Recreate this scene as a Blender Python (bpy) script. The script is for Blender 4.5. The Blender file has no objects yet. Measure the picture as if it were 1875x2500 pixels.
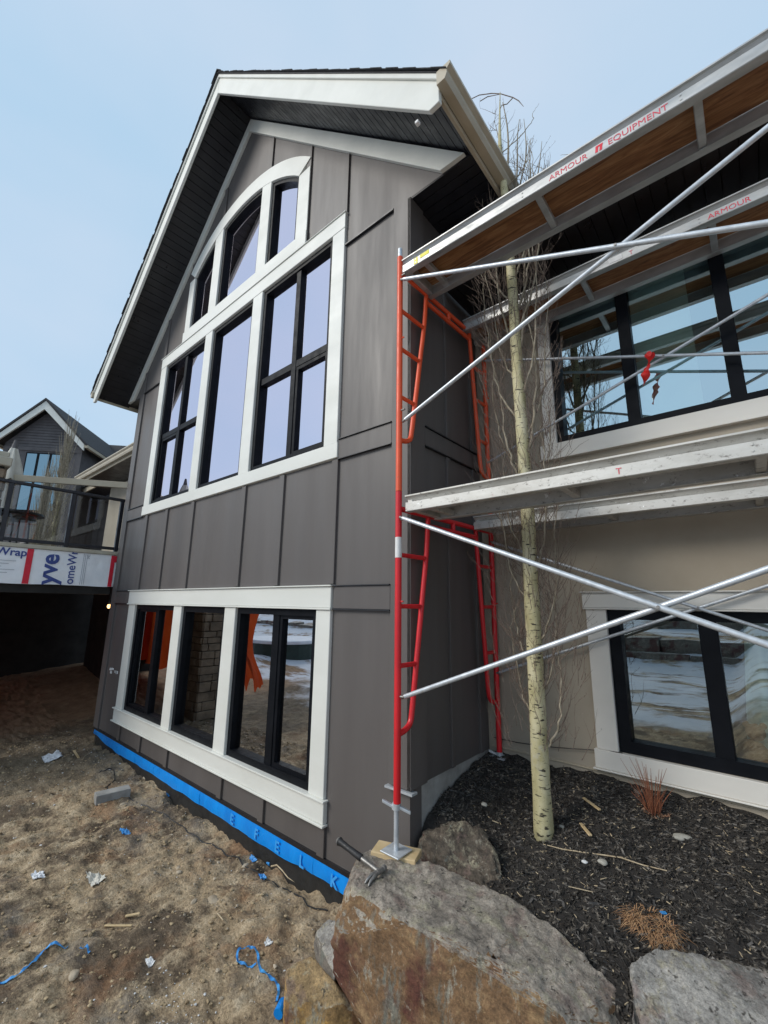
import bpy, bmesh, math, random
import numpy as np
from mathutils import Vector, Matrix, noise
from mathutils.geometry import tessellate_polygon
random.seed(7); np.random.seed(7)
S = bpy.context.scene; COL = S.collection
R = math.radians

# ------------------------------------------------------------------ camera
CAM = np.array([2.04403213, -2.71861604, 0.0]); FPX = 1045.758
YAW, PITCH, ROLL = R(40.49579), R(12.11719), R(0.75132)
def _axes():
    cy, sy, cp, sp, cr, sr = math.cos(YAW), math.sin(YAW), math.cos(PITCH), math.sin(PITCH), math.cos(ROLL), math.sin(ROLL)
    f = np.array([-sy*cp, cy*cp, sp]); r = np.array([cy, sy, 0.]); u = np.cross(r, f)
    return r*cr+u*sr, -r*sr+u*cr, f
AX_R, AX_U, AX_F = _axes()
cd = bpy.data.cameras.new('camera'); cam = bpy.data.objects.new('camera', cd); COL.objects.link(cam)
cd.sensor_fit = 'HORIZONTAL'; cd.sensor_width = 36.0; cd.lens = 36.0*FPX/1875.0
cd.clip_start = 0.05; cd.clip_end = 3000
M = Matrix.Identity(4)
for i in range(3):
    M[i][0], M[i][1], M[i][2], M[i][3] = AX_R[i], AX_U[i], -AX_F[i], CAM[i]
cam.matrix_world = M; S.camera = cam

# ------------------------------------------------------------------ sky, sun, exposure
SUN_EL, SUN_DIR = R(33), Vector((-0.545, -0.84, 0.0)).normalized()      # where the light comes from
w = bpy.data.worlds.new('World'); S.world = w; w.use_nodes = True
nt = w.node_tree; nt.nodes.clear()
def wn(t, **k):
    n = nt.nodes.new(t)
    for a, b in k.items(): setattr(n, a, b)
    return n
wo = wn('ShaderNodeOutputWorld'); bg = wn('ShaderNodeBackground'); bg.inputs['Strength'].default_value = 0.10
sky = wn('ShaderNodeTexSky', sky_type='NISHITA', sun_disc=False)
sky.sun_elevation = SUN_EL; sky.sun_rotation = math.atan2(SUN_DIR.x, SUN_DIR.y)
tc = wn('ShaderNodeTexCoord'); mp = wn('ShaderNodeMapping'); mp.inputs['Scale'].default_value = (1.2, 1.2, 2.6)
ns = wn('ShaderNodeTexNoise'); ns.inputs['Scale'].default_value = 1.5; ns.inputs['Detail'].default_value = 4; ns.inputs['Roughness'].default_value = 0.45
cr = wn('ShaderNodeValToRGB'); cr.color_ramp.elements[0].position = 0.34; cr.color_ramp.elements[1].position = 0.68
cr.color_ramp.elements[0].color = (3.15, 4.5, 5.8, 1); cr.color_ramp.elements[1].color = (4.05, 4.9, 5.95, 1)
mx = wn('ShaderNodeMix', data_type='RGBA'); mx.inputs['Factor'].default_value = 0.93
nt.links.new(tc.outputs['Generated'], mp.inputs['Vector']); nt.links.new(mp.outputs['Vector'], ns.inputs['Vector'])
nt.links.new(ns.outputs['Fac'], cr.inputs['Fac']); nt.links.new(sky.outputs['Color'], mx.inputs['A']); nt.links.new(cr.outputs['Color'], mx.inputs['B'])
nt.links.new(mx.outputs['Result'], bg.inputs['Color']); nt.links.new(bg.outputs[0], wo.inputs[0])
sd = bpy.data.lights.new('sun', 'SUN'); sd.energy = 1.5; sd.angle = R(26); sd.color = (1.0, 0.95, 0.87)
so = bpy.data.objects.new('sun', sd); COL.objects.link(so); so.location = (-6, -12, 12)
dv = Vector((SUN_DIR.x*math.cos(SUN_EL), SUN_DIR.y*math.cos(SUN_EL), math.sin(SUN_EL)))
so.rotation_euler = dv.to_track_quat('Z', 'Y').to_euler()
S.view_settings.view_transform = 'Standard'; S.view_settings.look = 'None'; S.view_settings.exposure = 0.60; S.view_settings.gamma = 1.0
S.render.engine = 'CYCLES'
S.cycles.max_bounces = 8; S.cycles.transparent_max_bounces = 12

# ------------------------------------------------------------------ helpers
def ray(u, v):
    d = AX_F*FPX+AX_R*(u-937.5)+AX_U*(1250-v); return d/np.linalg.norm(d)
def at(u, v, ax, val):
    d = ray(u, v); i = 'xyz'.index(ax); return CAM+d*((val-CAM[i])/d[i])
def atplane(u, v, p0, n):
    d = ray(u, v); return CAM+d*(np.dot(p0-CAM, n)/np.dot(d, n))
WL = {}
def wl(o): return WL.get(o.name, Vector((0, 0, 0))) if o else Vector((0, 0, 0))
def tag(o, label=None, cat=None, group=None, kind=None):
    if label: o['label'] = label
    if cat: o['category'] = cat
    if group: o['group'] = group
    if kind: o['kind'] = kind
    return o
def empty(name, loc, label=None, cat=None, group=None, parent=None):
    o = bpy.data.objects.new(name, None); COL.objects.link(o); o.empty_display_size = 0.2
    v = Vector(loc); o.location = v-wl(parent)
    if parent: o.parent = parent
    WL[o.name] = v
    return tag(o, label, cat, group)
def obj(name, vs, fs, mat, parent=None, smooth=False, sharp=None):
    vs = np.asarray([tuple(v) for v in vs], dtype=float).reshape(-1, 3) if not isinstance(vs, np.ndarray) else vs
    lo, hi = vs.min(0), vs.max(0); c = np.array([(lo[0]+hi[0])/2, (lo[1]+hi[1])/2, lo[2]])
    me = bpy.data.meshes.new(name)
    me.from_pydata((vs-c).tolist(), [], [tuple(int(i) for i in f) for f in fs])
    me.validate(); me.update()
    if smooth: me.polygons.foreach_set('use_smooth', [True]*len(me.polygons))
    if sharp is not None: me.set_sharp_from_angle(angle=R(sharp))
    me.materials.append(mat)
    o = bpy.data.objects.new(name, me); COL.objects.link(o)
    o.location = Vector(c)-wl(parent)
    if parent: o.parent = parent
    WL[o.name] = Vector(c)
    return o
BV = [0, 1, 2, 3, 4, 5, 6, 7]
def boxg(x0, x1, y0, y1, z0, z1):
    vs = [(x0, y0, z0), (x1, y0, z0), (x1, y1, z0), (x0, y1, z0), (x0, y0, z1), (x1, y0, z1), (x1, y1, z1), (x0, y1, z1)]
    fs = [(0, 3, 2, 1), (4, 5, 6, 7), (0, 1, 5, 4), (1, 2, 6, 5), (2, 3, 7, 6), (3, 0, 4, 7)]
    return vs, fs
def bevel(vs, fs, wd):
    bm = bmesh.new(); bv = [bm.verts.new(v) for v in vs]
    for f in fs: bm.faces.new([bv[i] for i in f])
    bmesh.ops.recalc_face_normals(bm, faces=bm.faces)
    bmesh.ops.bevel(bm, geom=list(bm.edges), offset=wd, segments=1, affect='EDGES', clamp_overlap=True)
    bm.verts.index_update()
    v = [tuple(x.co) for x in bm.verts]; f = [[x.index for x in p.verts] for p in bm.faces]; bm.free()
    return v, f
def box(name, x0, x1, y0, y1, z0, z1, mat, parent=None, bev=0.003):
    x0, x1 = min(x0, x1), max(x0, x1); y0, y1 = min(y0, y1), max(y0, y1); z0, z1 = min(z0, z1), max(z0, z1)
    vs, fs = boxg(x0, x1, y0, y1, z0, z1)
    b = min(bev, 0.3*min(x1-x0, y1-y0, z1-z0))
    if b > 0.0004: vs, fs = bevel(vs, fs, b)
    return obj(name, vs, fs, mat, parent)
def prism(name, pts, d, mat, parent=None, bev=0.0):
    """closed polygon of 3-D points extruded by vector d"""
    n = len(pts); P = [Vector(p) for p in pts]; d = Vector(d)
    vs = P+[p+d for p in P]
    fs = [list(range(n)), list(range(2*n-1, n-1, -1))]+[[i, i+n, (i+1) % n+n, (i+1) % n] for i in range(n)]
    v = [tuple(x) for x in vs]
    bm = bmesh.new(); bv = [bm.verts.new(x) for x in v]
    for f in fs: bm.faces.new([bv[i] for i in f])
    bmesh.ops.recalc_face_normals(bm, faces=bm.faces)
    if bev: bmesh.ops.bevel(bm, geom=list(bm.edges), offset=bev, segments=1, affect='EDGES')
    bm.verts.index_update()
    v = [tuple(x.co) for x in bm.verts]; fs = [[x.index for x in p.verts] for p in bm.faces]; bm.free()
    return obj(name, v, fs, mat, parent)
def tubeg(pts, rad, n=8, caps=True):
    P = [np.array(p, float) for p in pts]; m = len(P)
    rad = [rad]*m if np.isscalar(rad) else list(rad)
    vs, fs = [], []; up = None
    for i in range(m):
        t = P[min(i+1, m-1)]-P[max(i-1, 0)]; t = t/(np.linalg.norm(t)+1e-12)
        if up is None:
            a = np.array([0, 0, 1.]) if abs(t[2]) < .9 else np.array([1., 0, 0]); up = np.cross(t, a)
        else: up = up-t*np.dot(up, t)
        up = up/(np.linalg.norm(up)+1e-12); b = np.cross(t, up)
        for k in range(n):
            a = 2*math.pi*k/n; vs.append(P[i]+rad[i]*(math.cos(a)*up+math.sin(a)*b))
    for i in range(m-1):
        for k in range(n):
            fs.append((i*n+k, i*n+(k+1) % n, (i+1)*n+(k+1) % n, (i+1)*n+k))
    if caps: fs.append(tuple(range(n-1, -1, -1))); fs.append(tuple((m-1)*n+k for k in range(n)))
    return vs, fs
def tube(name, pts, rad, mat, parent=None, n=10):
    vs, fs = tubeg(pts, rad, n); return obj(name, vs, fs, mat, parent, smooth=True, sharp=50)
def merge(parts):
    V, F = [], []
    for vs, fs in parts:
        o = len(V); V += [tuple(v) for v in vs]; F += [tuple(i+o for i in f) for f in fs]
    return V, F
def smoothpath(pts, k=6):
    P = [np.array(p, float) for p in pts]; P = [2*P[0]-P[1]]+P+[2*P[-1]-P[-2]]; out = []
    for i in range(1, len(P)-2):
        for j in range(k):
            t = j/k; a, b, c, d = P[i-1], P[i], P[i+1], P[i+2]
            out.append(.5*((2*b)+(-a+c)*t+(2*a-5*b+4*c-d)*t*t+(-a+3*b-3*c+d)*t**3))
    out.append(P[-2]); return out

# ------------------------------------------------------------------ materials
class NT:
    def __init__(s, name):
        s.m = bpy.data.materials.new(name); s.m.use_nodes = True; s.t = s.m.node_tree; s.t.nodes.clear()
        s.out = s.n('ShaderNodeOutputMaterial'); s.b = s.n('ShaderNodeBsdfPrincipled'); s.l(s.b.outputs[0], s.out.inputs[0])
        s.g = s.n('ShaderNodeNewGeometry')
    def n(s, t, **k):
        x = s.t.nodes.new(t)
        for a, b in k.items(): setattr(x, a, b)
        return x
    def l(s, a, b): s.t.links.new(a, b)
    def noise(s, scale=5., detail=5, rough=.6, st=(1, 1, 1), coord=None, dist=0., off=(0, 0, 0)):
        mp = s.n('ShaderNodeMapping'); mp.inputs['Scale'].default_value = st; mp.inputs['Location'].default_value = off
        s.l(coord or s.g.outputs['Position'], mp.inputs['Vector'])
        x = s.n('ShaderNodeTexNoise'); x.inputs['Scale'].default_value = scale; x.inputs['Detail'].default_value = detail
        x.inputs['Roughness'].default_value = rough; x.inputs['Distortion'].default_value = dist
        s.l(mp.outputs['Vector'], x.inputs['Vector']); return x.outputs['Fac']
    def ramp(s, fac, stops):
        x = s.n('ShaderNodeValToRGB'); e = x.color_ramp.elements
        while len(e) < len(stops): e.new(.5)
        for i, (p, c) in enumerate(stops):
            e[i].position = p; e[i].color = (c, c, c, 1) if np.isscalar(c) else (*c, 1)
        s.l(fac, x.inputs['Fac']); return x.outputs['Color']
    def mix(s, a, b, fac, mode='MIX'):
        x = s.n('ShaderNodeMix', data_type='RGBA', blend_type=mode)
        for k, v in (('A', a), ('B', b)):
            if isinstance(v, tuple): x.inputs[k].default_value = (*v, 1)
            else: s.l(v, x.inputs[k])
        if np.isscalar(fac): x.inputs['Factor'].default_value = fac
        else: s.l(fac, x.inputs['Factor'])
        return x.outputs['Result']
    def bump(s, h, strength=.3, dist=.01, prev=None):
        x = s.n('ShaderNodeBump'); x.inputs['Strength'].default_value = strength; x.inputs['Distance'].default_value = dist
        s.l(h, x.inputs['Height'])
        if prev is not None: s.l(prev, x.inputs['Normal'])
        return x.outputs['Normal']
    def fin(s, col, rough=.6, normal=None, metal=0., spec=.5):
        if isinstance(col, tuple): s.b.inputs['Base Color'].default_value = (*col, 1)
        else: s.l(col, s.b.inputs['Base Color'])
        if np.isscalar(rough): s.b.inputs['Roughness'].default_value = rough
        else: s.l(rough, s.b.inputs['Roughness'])
        if normal is not None: s.l(normal, s.b.inputs['Normal'])
        s.b.inputs['Metallic'].default_value = metal; s.b.inputs['Specular IOR Level'].default_value = spec
        return s.m
def pm(name, c1, c2, scale=6., rough=.6, bs=40., bump=.15, bd=.004, metal=0., st=(1, 1, 1), detail=6, lo=.35, hi=.65, spec=.5, rv=.12):
    t = NT(name); f = t.noise(scale, detail, .6, st); c = t.ramp(f, [(lo, c1), (hi, c2)])
    nb = t.noise(bs, 4, .6, st); n = t.bump(nb, bump, bd) if bump else None
    rr = t.ramp(t.noise(scale*2.3, 4, .6, st), [(.3, max(0, rough-rv)), (.7, min(1, rough+rv))])
    return t.fin(c, rr, n, metal, spec)
MT = {}
MT['siding'] = pm('dark_siding_paint', (.094, .083, .078), (.120, .107, .101), 1.3, .50, 28, .20, .004, st=(1, 1, .12), spec=.40)
MT['trim'] = pm('white_trim_paint', (.66, .655, .60), (.73, .725, .675), 2.0, .5, 60, .12, .002, st=(.3, 1, 1))
MT['fascia'] = pm('fascia_paint', (.62, .615, .56), (.70, .69, .63), 2.0, .5, 60, .15, .002)
MT['gutter'] = pm('tan_gutter_paint', (.40, .34, .245), (.47, .405, .30), 3, .4, 60, .06, .001)
MT['soffit'] = pm('black_soffit_metal', (.010, .010, .013), (.018, .018, .022), 3, .38, 50, .08, .001)
MT['winframe'] = pm('black_window_frame', (.005, .006, .008), (.008, .009, .012), 5, .45, 60, .05, .001, spec=.10)
MT['stucco'] = pm('taupe_stucco', (.35, .30, .232), (.405, .35, .275), 1.6, .9, 260, .55, .003, rv=.05)
MT['concrete'] = pm('grey_concrete', (.24, .235, .22), (.36, .35, .33), 7, .9, 90, .4, .004)
MT['black'] = pm('black_membrane', (.010, .010, .010), (.022, .021, .02), 9, .6, 40, .4, .006)
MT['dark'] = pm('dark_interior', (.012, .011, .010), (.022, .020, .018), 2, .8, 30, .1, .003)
MT['alu'] = pm('weathered_aluminium', (.36, .36, .35), (.52, .52, .51), 9, .45, 120, .2, .001, metal=.55, st=(.35, 1, 1), rv=.16)
MT['galv'] = pm('galvanised_steel', (.50, .53, .56), (.64, .67, .70), 26, .42, 140, .2, .0008, metal=.45)
MT['wood'] = pm('pale_lumber', (.50, .36, .18), (.66, .50, .29), 14, .75, 60, .3, .003, st=(.25, 1, 1))
MT['brass'] = pm('dull_metal', (.20, .19, .18), (.34, .33, .31), 30, .5, 80, .3, .001, metal=.7)
MT['rubber'] = pm('black_rubber_grip', (.012, .012, .013), (.024, .024, .026), 30, .55, 90, .3, .001)
MT['bluefoil'] = pm('blue_flashing_tape', (.0, .22, .72), (.0, .31, .90), 5, .35, 20, .5, .006, st=(1, 1, .4))
MT['tyvek'] = pm('white_house_wrap', (.84, .86, .89), (.92, .93, .95), 4, .5, 7, .6, .02)
MT['red'] = pm('red_print', (.62, .012, .03), (.72, .02, .05), 9, .5, 40, .05)
MT['navy'] = pm('navy_print', (.035, .065, .24), (.05, .085, .30), 9, .5, 40, .05)
MT['greyprint'] = pm('grey_print', (.25, .26, .30), (.3, .31, .35), 9, .5, 40, .05)
MT['redprint'] = pm('faded_red_print', (.60, .03, .06), (.66, .13, .16), 90, .5, 40, .05, lo=.45, hi=.62)
MT['yellow'] = pm('yellow_tape', (.80, .68, .03), (.85, .76, .10), 20, .5, 40, .1)
MT['whitetape'] = pm('white_tape', (.66, .64, .62), (.78, .76, .74), 20, .5, 40, .1)
MT['twine'] = pm('blue_strapping', (.02, .19, .55), (.07, .36, .72), 30, .45, 60, .2, .002)
MT['ribbon'] = pm('red_ribbon', (.72, .012, .010), (.85, .03, .02), 12, .45, 30, .3, .004)
MT['paper'] = pm('crumpled_white_plastic', (.62, .63, .65), (.80, .81, .83), 20, .5, 40, .6, .006)
MT['stick'] = pm('bleached_stick', (.38, .29, .18), (.56, .46, .31), 30, .8, 90, .4, .002)
MT['cable'] = pm('black_cable', (.012, .012, .012), (.03, .028, .026), 20, .5, 40, .1)
MT['roof'] = None
MT['snow'] = pm('snow', (.74, .78, .85), (.86, .88, .92), 3, .7, 12, .4, .03)
MT['post'] = pm('dark_railing', (.012, .012, .016), (.02, .02, .026), 6, .4, 60, .05, .001)
MT['deckcap'] = pm('tan_deck_cap', (.42, .38, .29), (.5, .46, .37), 6, .5, 60, .08, .001)
MT['neigh'] = pm('grey_shingle_paint', (.085, .078, .080), (.115, .105, .106), 2.5, .75, 14, .2, .01)
MT['umb'] = pm('cream_canvas', (.52, .49, .42), (.64, .61, .54), 5, .8, 30, .3, .005)
MT['pebble'] = pm('pebbles', (.30, .235, .16), (.52, .44, .33), 9, .85, 150, .4, .002, lo=.3, hi=.7)
MT['whitechip'] = pm('white_chips', (.55, .55, .54), (.78, .78, .78), 14, .7, 60, .3, .003)
MT['tarp'] = None
def paint_metal(name, c, chip):
    t = NT(name); f = t.noise(55, 6, .7); k = t.ramp(f, [(.63, 0.), (.67, 1.)])
    v = t.ramp(t.noise(3, 3), [(.3, tuple(x*.86 for x in c)), (.7, tuple(min(1, x*1.1) for x in c))])
    col = t.mix(v, chip, k); n = t.bump(t.noise(90, 4), .12, .001)
    return t.fin(col, t.ramp(t.noise(14, 4), [(.3, .3), (.7, .5)]), n, 0., .5)
MT['orange'] = paint_metal('orange_red_frame_paint', (.80, .095, .028), (.30, .12, .08))
MT['redpaint'] = paint_metal('red_frame_paint', (.66, .014, .022), (.30, .06, .05))
def m_roof():
    t = NT('asphalt_shingles'); c = t.ramp(t.noise(30, 5, .7), [(.3, (.022, .022, .025)), (.7, (.058, .055, .055))])
    mp = t.n('ShaderNodeMapping'); mp.inputs['Scale'].default_value = (1, 1, 1); t.l(t.g.outputs['Position'], mp.inputs['Vector'])
    return t.fin(c, .9, t.bump(t.noise(60, 4, .7), .6, .01))
MT['roof'] = m_roof()
def m_ply():
    t = NT('brown_plywood')
    f = t.noise(5.5, 8, .62, (.45, 3.2, 1), dist=1.6); g = t.noise(26, 6, .7, (.18, 3, 1), dist=.6)
    c = t.ramp(f, [(.30, (.13, .048, .018)), (.45, (.27, .115, .043)), (.58, (.38, .185, .075)), (.72, (.47, .26, .12))])
    c = t.mix(c, t.ramp(g, [(.35, .45), (.65, 1.)]), .55, 'MULTIPLY')
    return t.fin(c, .62, t.bump(g, .3, .002))
MT['ply'] = m_ply()
def m_plyold():
    t = NT('weathered_plywood'); f = t.noise(9, 8, .65, (.4, 2, 1), dist=1.)
    c = t.ramp(f, [(.3, (.09, .07, .055)), (.55, (.20, .16, .13)), (.75, (.36, .32, .28))])
    return t.fin(c, .8, t.bump(f, .4, .003))
MT['plyold'] = m_plyold()
def m_alud():
    t = NT('scratched_aluminium'); c = t.ramp(t.noise(5, 6, .6, (.5, 1, 1.5)), [(.35, (.44, .42, .38)), (.6, (.58, .565, .53))])
    d = t.ramp(t.noise(34, 7, .75, (.6, 1, 1)), [(.56, 0.), (.66, 1.)]); c = t.mix(c, (.21, .19, .17), d)
    p = t.ramp(t.noise(17, 5, .7, off=(3, 5, 1)), [(.66, 0.), (.68, 1.)]); c = t.mix(c, (.80, .80, .79), p)
    q = t.ramp(t.noise(7, 5, .7, off=(9, 2, 7)), [(.66, 0.), (.74, .5)]); c = t.mix(c, (.48, .22, .20), q)
    return t.fin(c, .5, t.bump(t.noise(70, 4), .3, .002), .3)
MT['alud'] = m_alud()
def m_bark():
    t = NT('aspen_bark')
    c = t.ramp(t.noise(9, 6, .6, (1, 1, .5)), [(.3, (.36, .315, .155)), (.5, (.52, .465, .265)), (.72, (.64, .585, .40))])
    k = t.ramp(t.noise(17, 3, .5, (1, 1, 4.5)), [(.60, 0.), (.65, 1.)]); c = t.mix(c, (.035, .028, .02), k)
    k2 = t.ramp(t.noise(60, 3, .6, (1, 1, 3.5)), [(.62, 0.), (.70, .75)]); c = t.mix(c, (.10, .085, .05), k2)
    gr = t.ramp(t.noise(4, 5, .6, off=(4, 4, 1)), [(.58, 0.), (.68, .6)]); c = t.mix(c, (.50, .49, .44), gr)
    return t.fin(c, .75, t.bump(t.noise(40, 5, .7, (1, 1, 3)), .45, .004))
MT['bark'] = m_bark()
MT['twig'] = pm('twig_bark', (.10, .07, .055), (.24, .18, .14), 30, .75, 90, .3, .002)
MT['branch'] = pm('branch_bark', (.20, .165, .11), (.38, .33, .25), 20, .75, 90, .35, .002)
MT['redtwig'] = pm('red_twig_bark', (.22, .07, .035), (.36, .14, .07), 20, .7, 90, .3, .002)
def m_dirt():
    t = NT('construction_dirt'); P = t.g.outputs['Position']
    big = t.noise(1.5, 7, .66); med = t.noise(6, 7, .68); fine = t.noise(48, 6, .72)
    c = t.ramp(med, [(.28, (.23, .158, .094)), (.45, (.43, .315, .192)), (.58, (.54, .415, .268)), (.75, (.65, .54, .385))])
    damp = t.ramp(big, [(.42, 1.), (.52, 0.)]); c = t.mix(c, (.115, .080, .052), t.mix(damp, (0., 0., 0.), .12))
    rust = t.ramp(t.noise(2.3, 5, .6, off=(7, 3, 2)), [(.54, 0.), (.66, .6)]); c = t.mix(c, (.30, .150, .070), rust)
    grey = t.ramp(t.noise(1.4, 6, .65, off=(1, 8, 2)), [(.54, 0.), (.66, .75)]); c = t.mix(c, (.22, .195, .165), grey)
    c = t.mix(c, t.ramp(fine, [(.32, .42), (.60, 1.1)]), .7, 'MULTIPLY')
    # wet dark gravelly strip beside the house, dry loose soil under the deck
    sx = t.n('ShaderNodeSeparateXYZ'); t.l(P, sx.inputs[0])
    def rng(sock, a, b):
        x = t.n('ShaderNodeMapRange'); x.inputs['From Min'].default_value = a; x.inputs['From Max'].default_value = b; t.l(sock, x.inputs['Value']); return x.outputs['Result']
    wob = t.n('ShaderNodeMath', operation='MULTIPLY_ADD'); t.l(t.noise(1.1, 5, .6), wob.inputs[0]); wob.inputs[1].default_value = 2.2; t.l(sx.outputs['X'], wob.inputs[2])
    under = rng(wob.outputs[0], -6.55, -7.1); c = t.mix(c, t.ramp(med, [(.3, (.20, .12, .068)), (.7, (.40, .27, .165))]), under)
    wet1 = rng(wob.outputs[0], -3.3, -4.0); wet = t.n('ShaderNodeMath', operation='SUBTRACT', use_clamp=True); t.l(wet1, wet.inputs[0]); t.l(under, wet.inputs[1])
    c = t.mix(c, t.ramp(med, [(.3, (.075, .060, .042)), (.7, (.19, .155, .108))]), t.mix(wet.outputs[0], (0., 0., 0.), .25))
    # snow cover out in the yard
    wy = t.n('ShaderNodeMath', operation='MULTIPLY_ADD'); t.l(t.noise(.55, 7, .68), wy.inputs[0]); wy.inputs[1].default_value = 5.5; t.l(sx.outputs['Y'], wy.inputs[2])
    sn0 = rng(wy.outputs[0], -2.0, -3.0); pt_ = t.ramp(t.noise(1.0, 7, .68, (.45, 1., 1.), off=(3, 1, 4)), [(.42, 0.), (.50, 1.)]); sn = t.mix((0., 0., 0.), pt_, sn0); c = t.mix(c, t.ramp(t.noise(2, 4), [(.3, (.70, .74, .81)), (.7, (.84, .86, .90))]), sn)
    h = t.n('ShaderNodeMath', operation='ADD'); t.l(med, h.inputs[0]); t.l(fine, h.inputs[1])
    return t.fin(c, .92, t.bump(h.outputs[0], .9, .022))
MT['dirt'] = m_dirt()
def m_mulch():
    t = NT('black_mulch_soil'); c = t.ramp(t.noise(30, 7, .75, (1, 2.2, 1)), [(.3, (.010, .009, .008)), (.6, (.035, .030, .026)), (.8, (.085, .073, .06))])
    return t.fin(c, .85, t.bump(t.noise(38, 6, .75), .9, .02))
MT['mulch'] = m_mulch()
def m_chip():
    t = NT('mulch_chips'); oi = t.noise(34, 3, .6); c = t.ramp(oi, [(.25, (.012, .011, .010)), (.46, (.030, .026, .023)), (.58, (.085, .074, .062)), (.72, (.27, .235, .19))])
    return t.fin(c, .5, t.bump(t.noise(120, 3), .5, .002))
MT['chip'] = m_chip()
def m_rock(name, top, side, streak, scale=1.):
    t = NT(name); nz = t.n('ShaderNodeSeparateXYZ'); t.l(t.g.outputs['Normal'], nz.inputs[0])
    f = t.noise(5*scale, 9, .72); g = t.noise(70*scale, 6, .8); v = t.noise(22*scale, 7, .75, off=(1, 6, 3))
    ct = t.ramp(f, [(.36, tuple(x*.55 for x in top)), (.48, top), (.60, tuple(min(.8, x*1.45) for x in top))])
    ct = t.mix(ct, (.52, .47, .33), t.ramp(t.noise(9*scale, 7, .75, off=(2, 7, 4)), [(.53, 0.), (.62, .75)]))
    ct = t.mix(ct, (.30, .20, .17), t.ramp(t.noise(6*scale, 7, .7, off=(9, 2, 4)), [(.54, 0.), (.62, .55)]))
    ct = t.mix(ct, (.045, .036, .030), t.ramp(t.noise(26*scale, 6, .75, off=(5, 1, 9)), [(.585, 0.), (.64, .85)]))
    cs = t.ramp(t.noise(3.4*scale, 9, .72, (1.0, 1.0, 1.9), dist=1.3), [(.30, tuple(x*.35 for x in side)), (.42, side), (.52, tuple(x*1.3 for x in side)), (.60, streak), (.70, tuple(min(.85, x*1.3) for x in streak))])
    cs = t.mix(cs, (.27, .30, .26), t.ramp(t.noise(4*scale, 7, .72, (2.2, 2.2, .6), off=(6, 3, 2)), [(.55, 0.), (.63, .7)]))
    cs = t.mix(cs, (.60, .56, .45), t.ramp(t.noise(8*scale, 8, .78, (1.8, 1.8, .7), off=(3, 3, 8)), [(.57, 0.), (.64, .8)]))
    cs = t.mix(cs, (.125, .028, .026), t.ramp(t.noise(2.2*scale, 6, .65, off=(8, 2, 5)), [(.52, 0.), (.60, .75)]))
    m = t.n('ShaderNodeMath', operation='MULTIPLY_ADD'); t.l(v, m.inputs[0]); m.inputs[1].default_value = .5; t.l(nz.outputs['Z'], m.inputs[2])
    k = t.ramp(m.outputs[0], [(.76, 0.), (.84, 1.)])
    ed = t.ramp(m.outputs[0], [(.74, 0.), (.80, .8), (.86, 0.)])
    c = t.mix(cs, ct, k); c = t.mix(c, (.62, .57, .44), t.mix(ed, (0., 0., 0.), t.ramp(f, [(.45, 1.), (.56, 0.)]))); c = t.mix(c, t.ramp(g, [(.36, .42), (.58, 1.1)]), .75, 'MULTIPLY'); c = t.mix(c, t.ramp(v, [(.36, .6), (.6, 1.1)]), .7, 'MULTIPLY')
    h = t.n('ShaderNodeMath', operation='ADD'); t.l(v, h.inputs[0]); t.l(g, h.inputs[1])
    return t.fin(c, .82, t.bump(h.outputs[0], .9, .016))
MT['rock1'] = m_rock('rusty_boulder', (.40, .345, .285), (.25, .145, .072), (.42, .27, .135))
MT['rock2'] = m_rock('grey_boulder', (.42, .395, .36), (.20, .175, .15), (.30, .26, .21))
MT['rock3'] = m_rock('ochre_slab_rock', (.46, .31, .15), (.38, .23, .09), (.64, .38, .11))
MT['rock4'] = m_rock('earthy_rock', (.15, .12, .09), (.14, .11, .082), (.20, .155, .115))
MT['stone'] = pm('tan_veneer_stone', (.13, .095, .066), (.30, .225, .155), 3.2, .85, 30, .7, .012)
MT['stoneg'] = pm('pale_river_stone', (.30, .29, .25), (.42, .40, .35), 20, .7, 80, .2, .002)
def m_glass(name, refl, tint, trans=None, base=(.006, .006, .007)):
    m = bpy.data.materials.new(name); m.use_nodes = True; t = m.node_tree; t.nodes.clear()
    o = t.nodes.new('ShaderNodeOutputMaterial'); g = t.nodes.new('ShaderNodeBsdfGlossy'); g.inputs['Roughness'].default_value = 0.0; g.inputs['Color'].default_value = (*tint, 1)
    if trans: d = t.nodes.new('ShaderNodeBsdfTransparent'); d.inputs['Color'].default_value = (*trans, 1)
    else: d = t.nodes.new('ShaderNodeBsdfDiffuse'); d.inputs['Color'].default_value = (*base, 1)
    ge = t.nodes.new('ShaderNodeNewGeometry'); n = t.nodes.new('ShaderNodeTexNoise'); n.inputs['Scale'].default_value = 1.1; n.inputs['Detail'].default_value = 1
    t.links.new(ge.outputs['Position'], n.inputs['Vector'])
    b = t.nodes.new('ShaderNodeBump'); b.inputs['Strength'].default_value = .05; b.inputs['Distance'].default_value = .02
    t.links.new(n.outputs['Fac'], b.inputs['Height']); t.links.new(b.outputs[0], g.inputs['Normal'])
    x = t.nodes.new('ShaderNodeMixShader'); x.inputs[0].default_value = refl
    t.links.new(d.outputs[0], x.inputs[1]); t.links.new(g.outputs[0], x.inputs[2]); t.links.new(x.outputs[0], o.inputs[0])
    return m
MT['glassU'] = m_glass('coated_gable_glass', .86, (.92, .85, .96))
MT['glassL'] = m_glass('lower_window_glass', .52, (.93, .94, .97), (.55, .58, .56))
MT['glassB'] = m_glass('teal_window_glass', .70, (.74, .92, .97), (.62, .72, .68))
MT['glassBL'] = m_glass('bedroom_window_glass', .30, (.86, .95, .96), (.62, .72, .68))
MT['glassR'] = m_glass('railing_glass', .05, (.95, .97, 1.), (.86, .88, .88))
MT['glassN'] = m_glass('neighbour_glass', .70, (.34, .50, .58))
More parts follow.
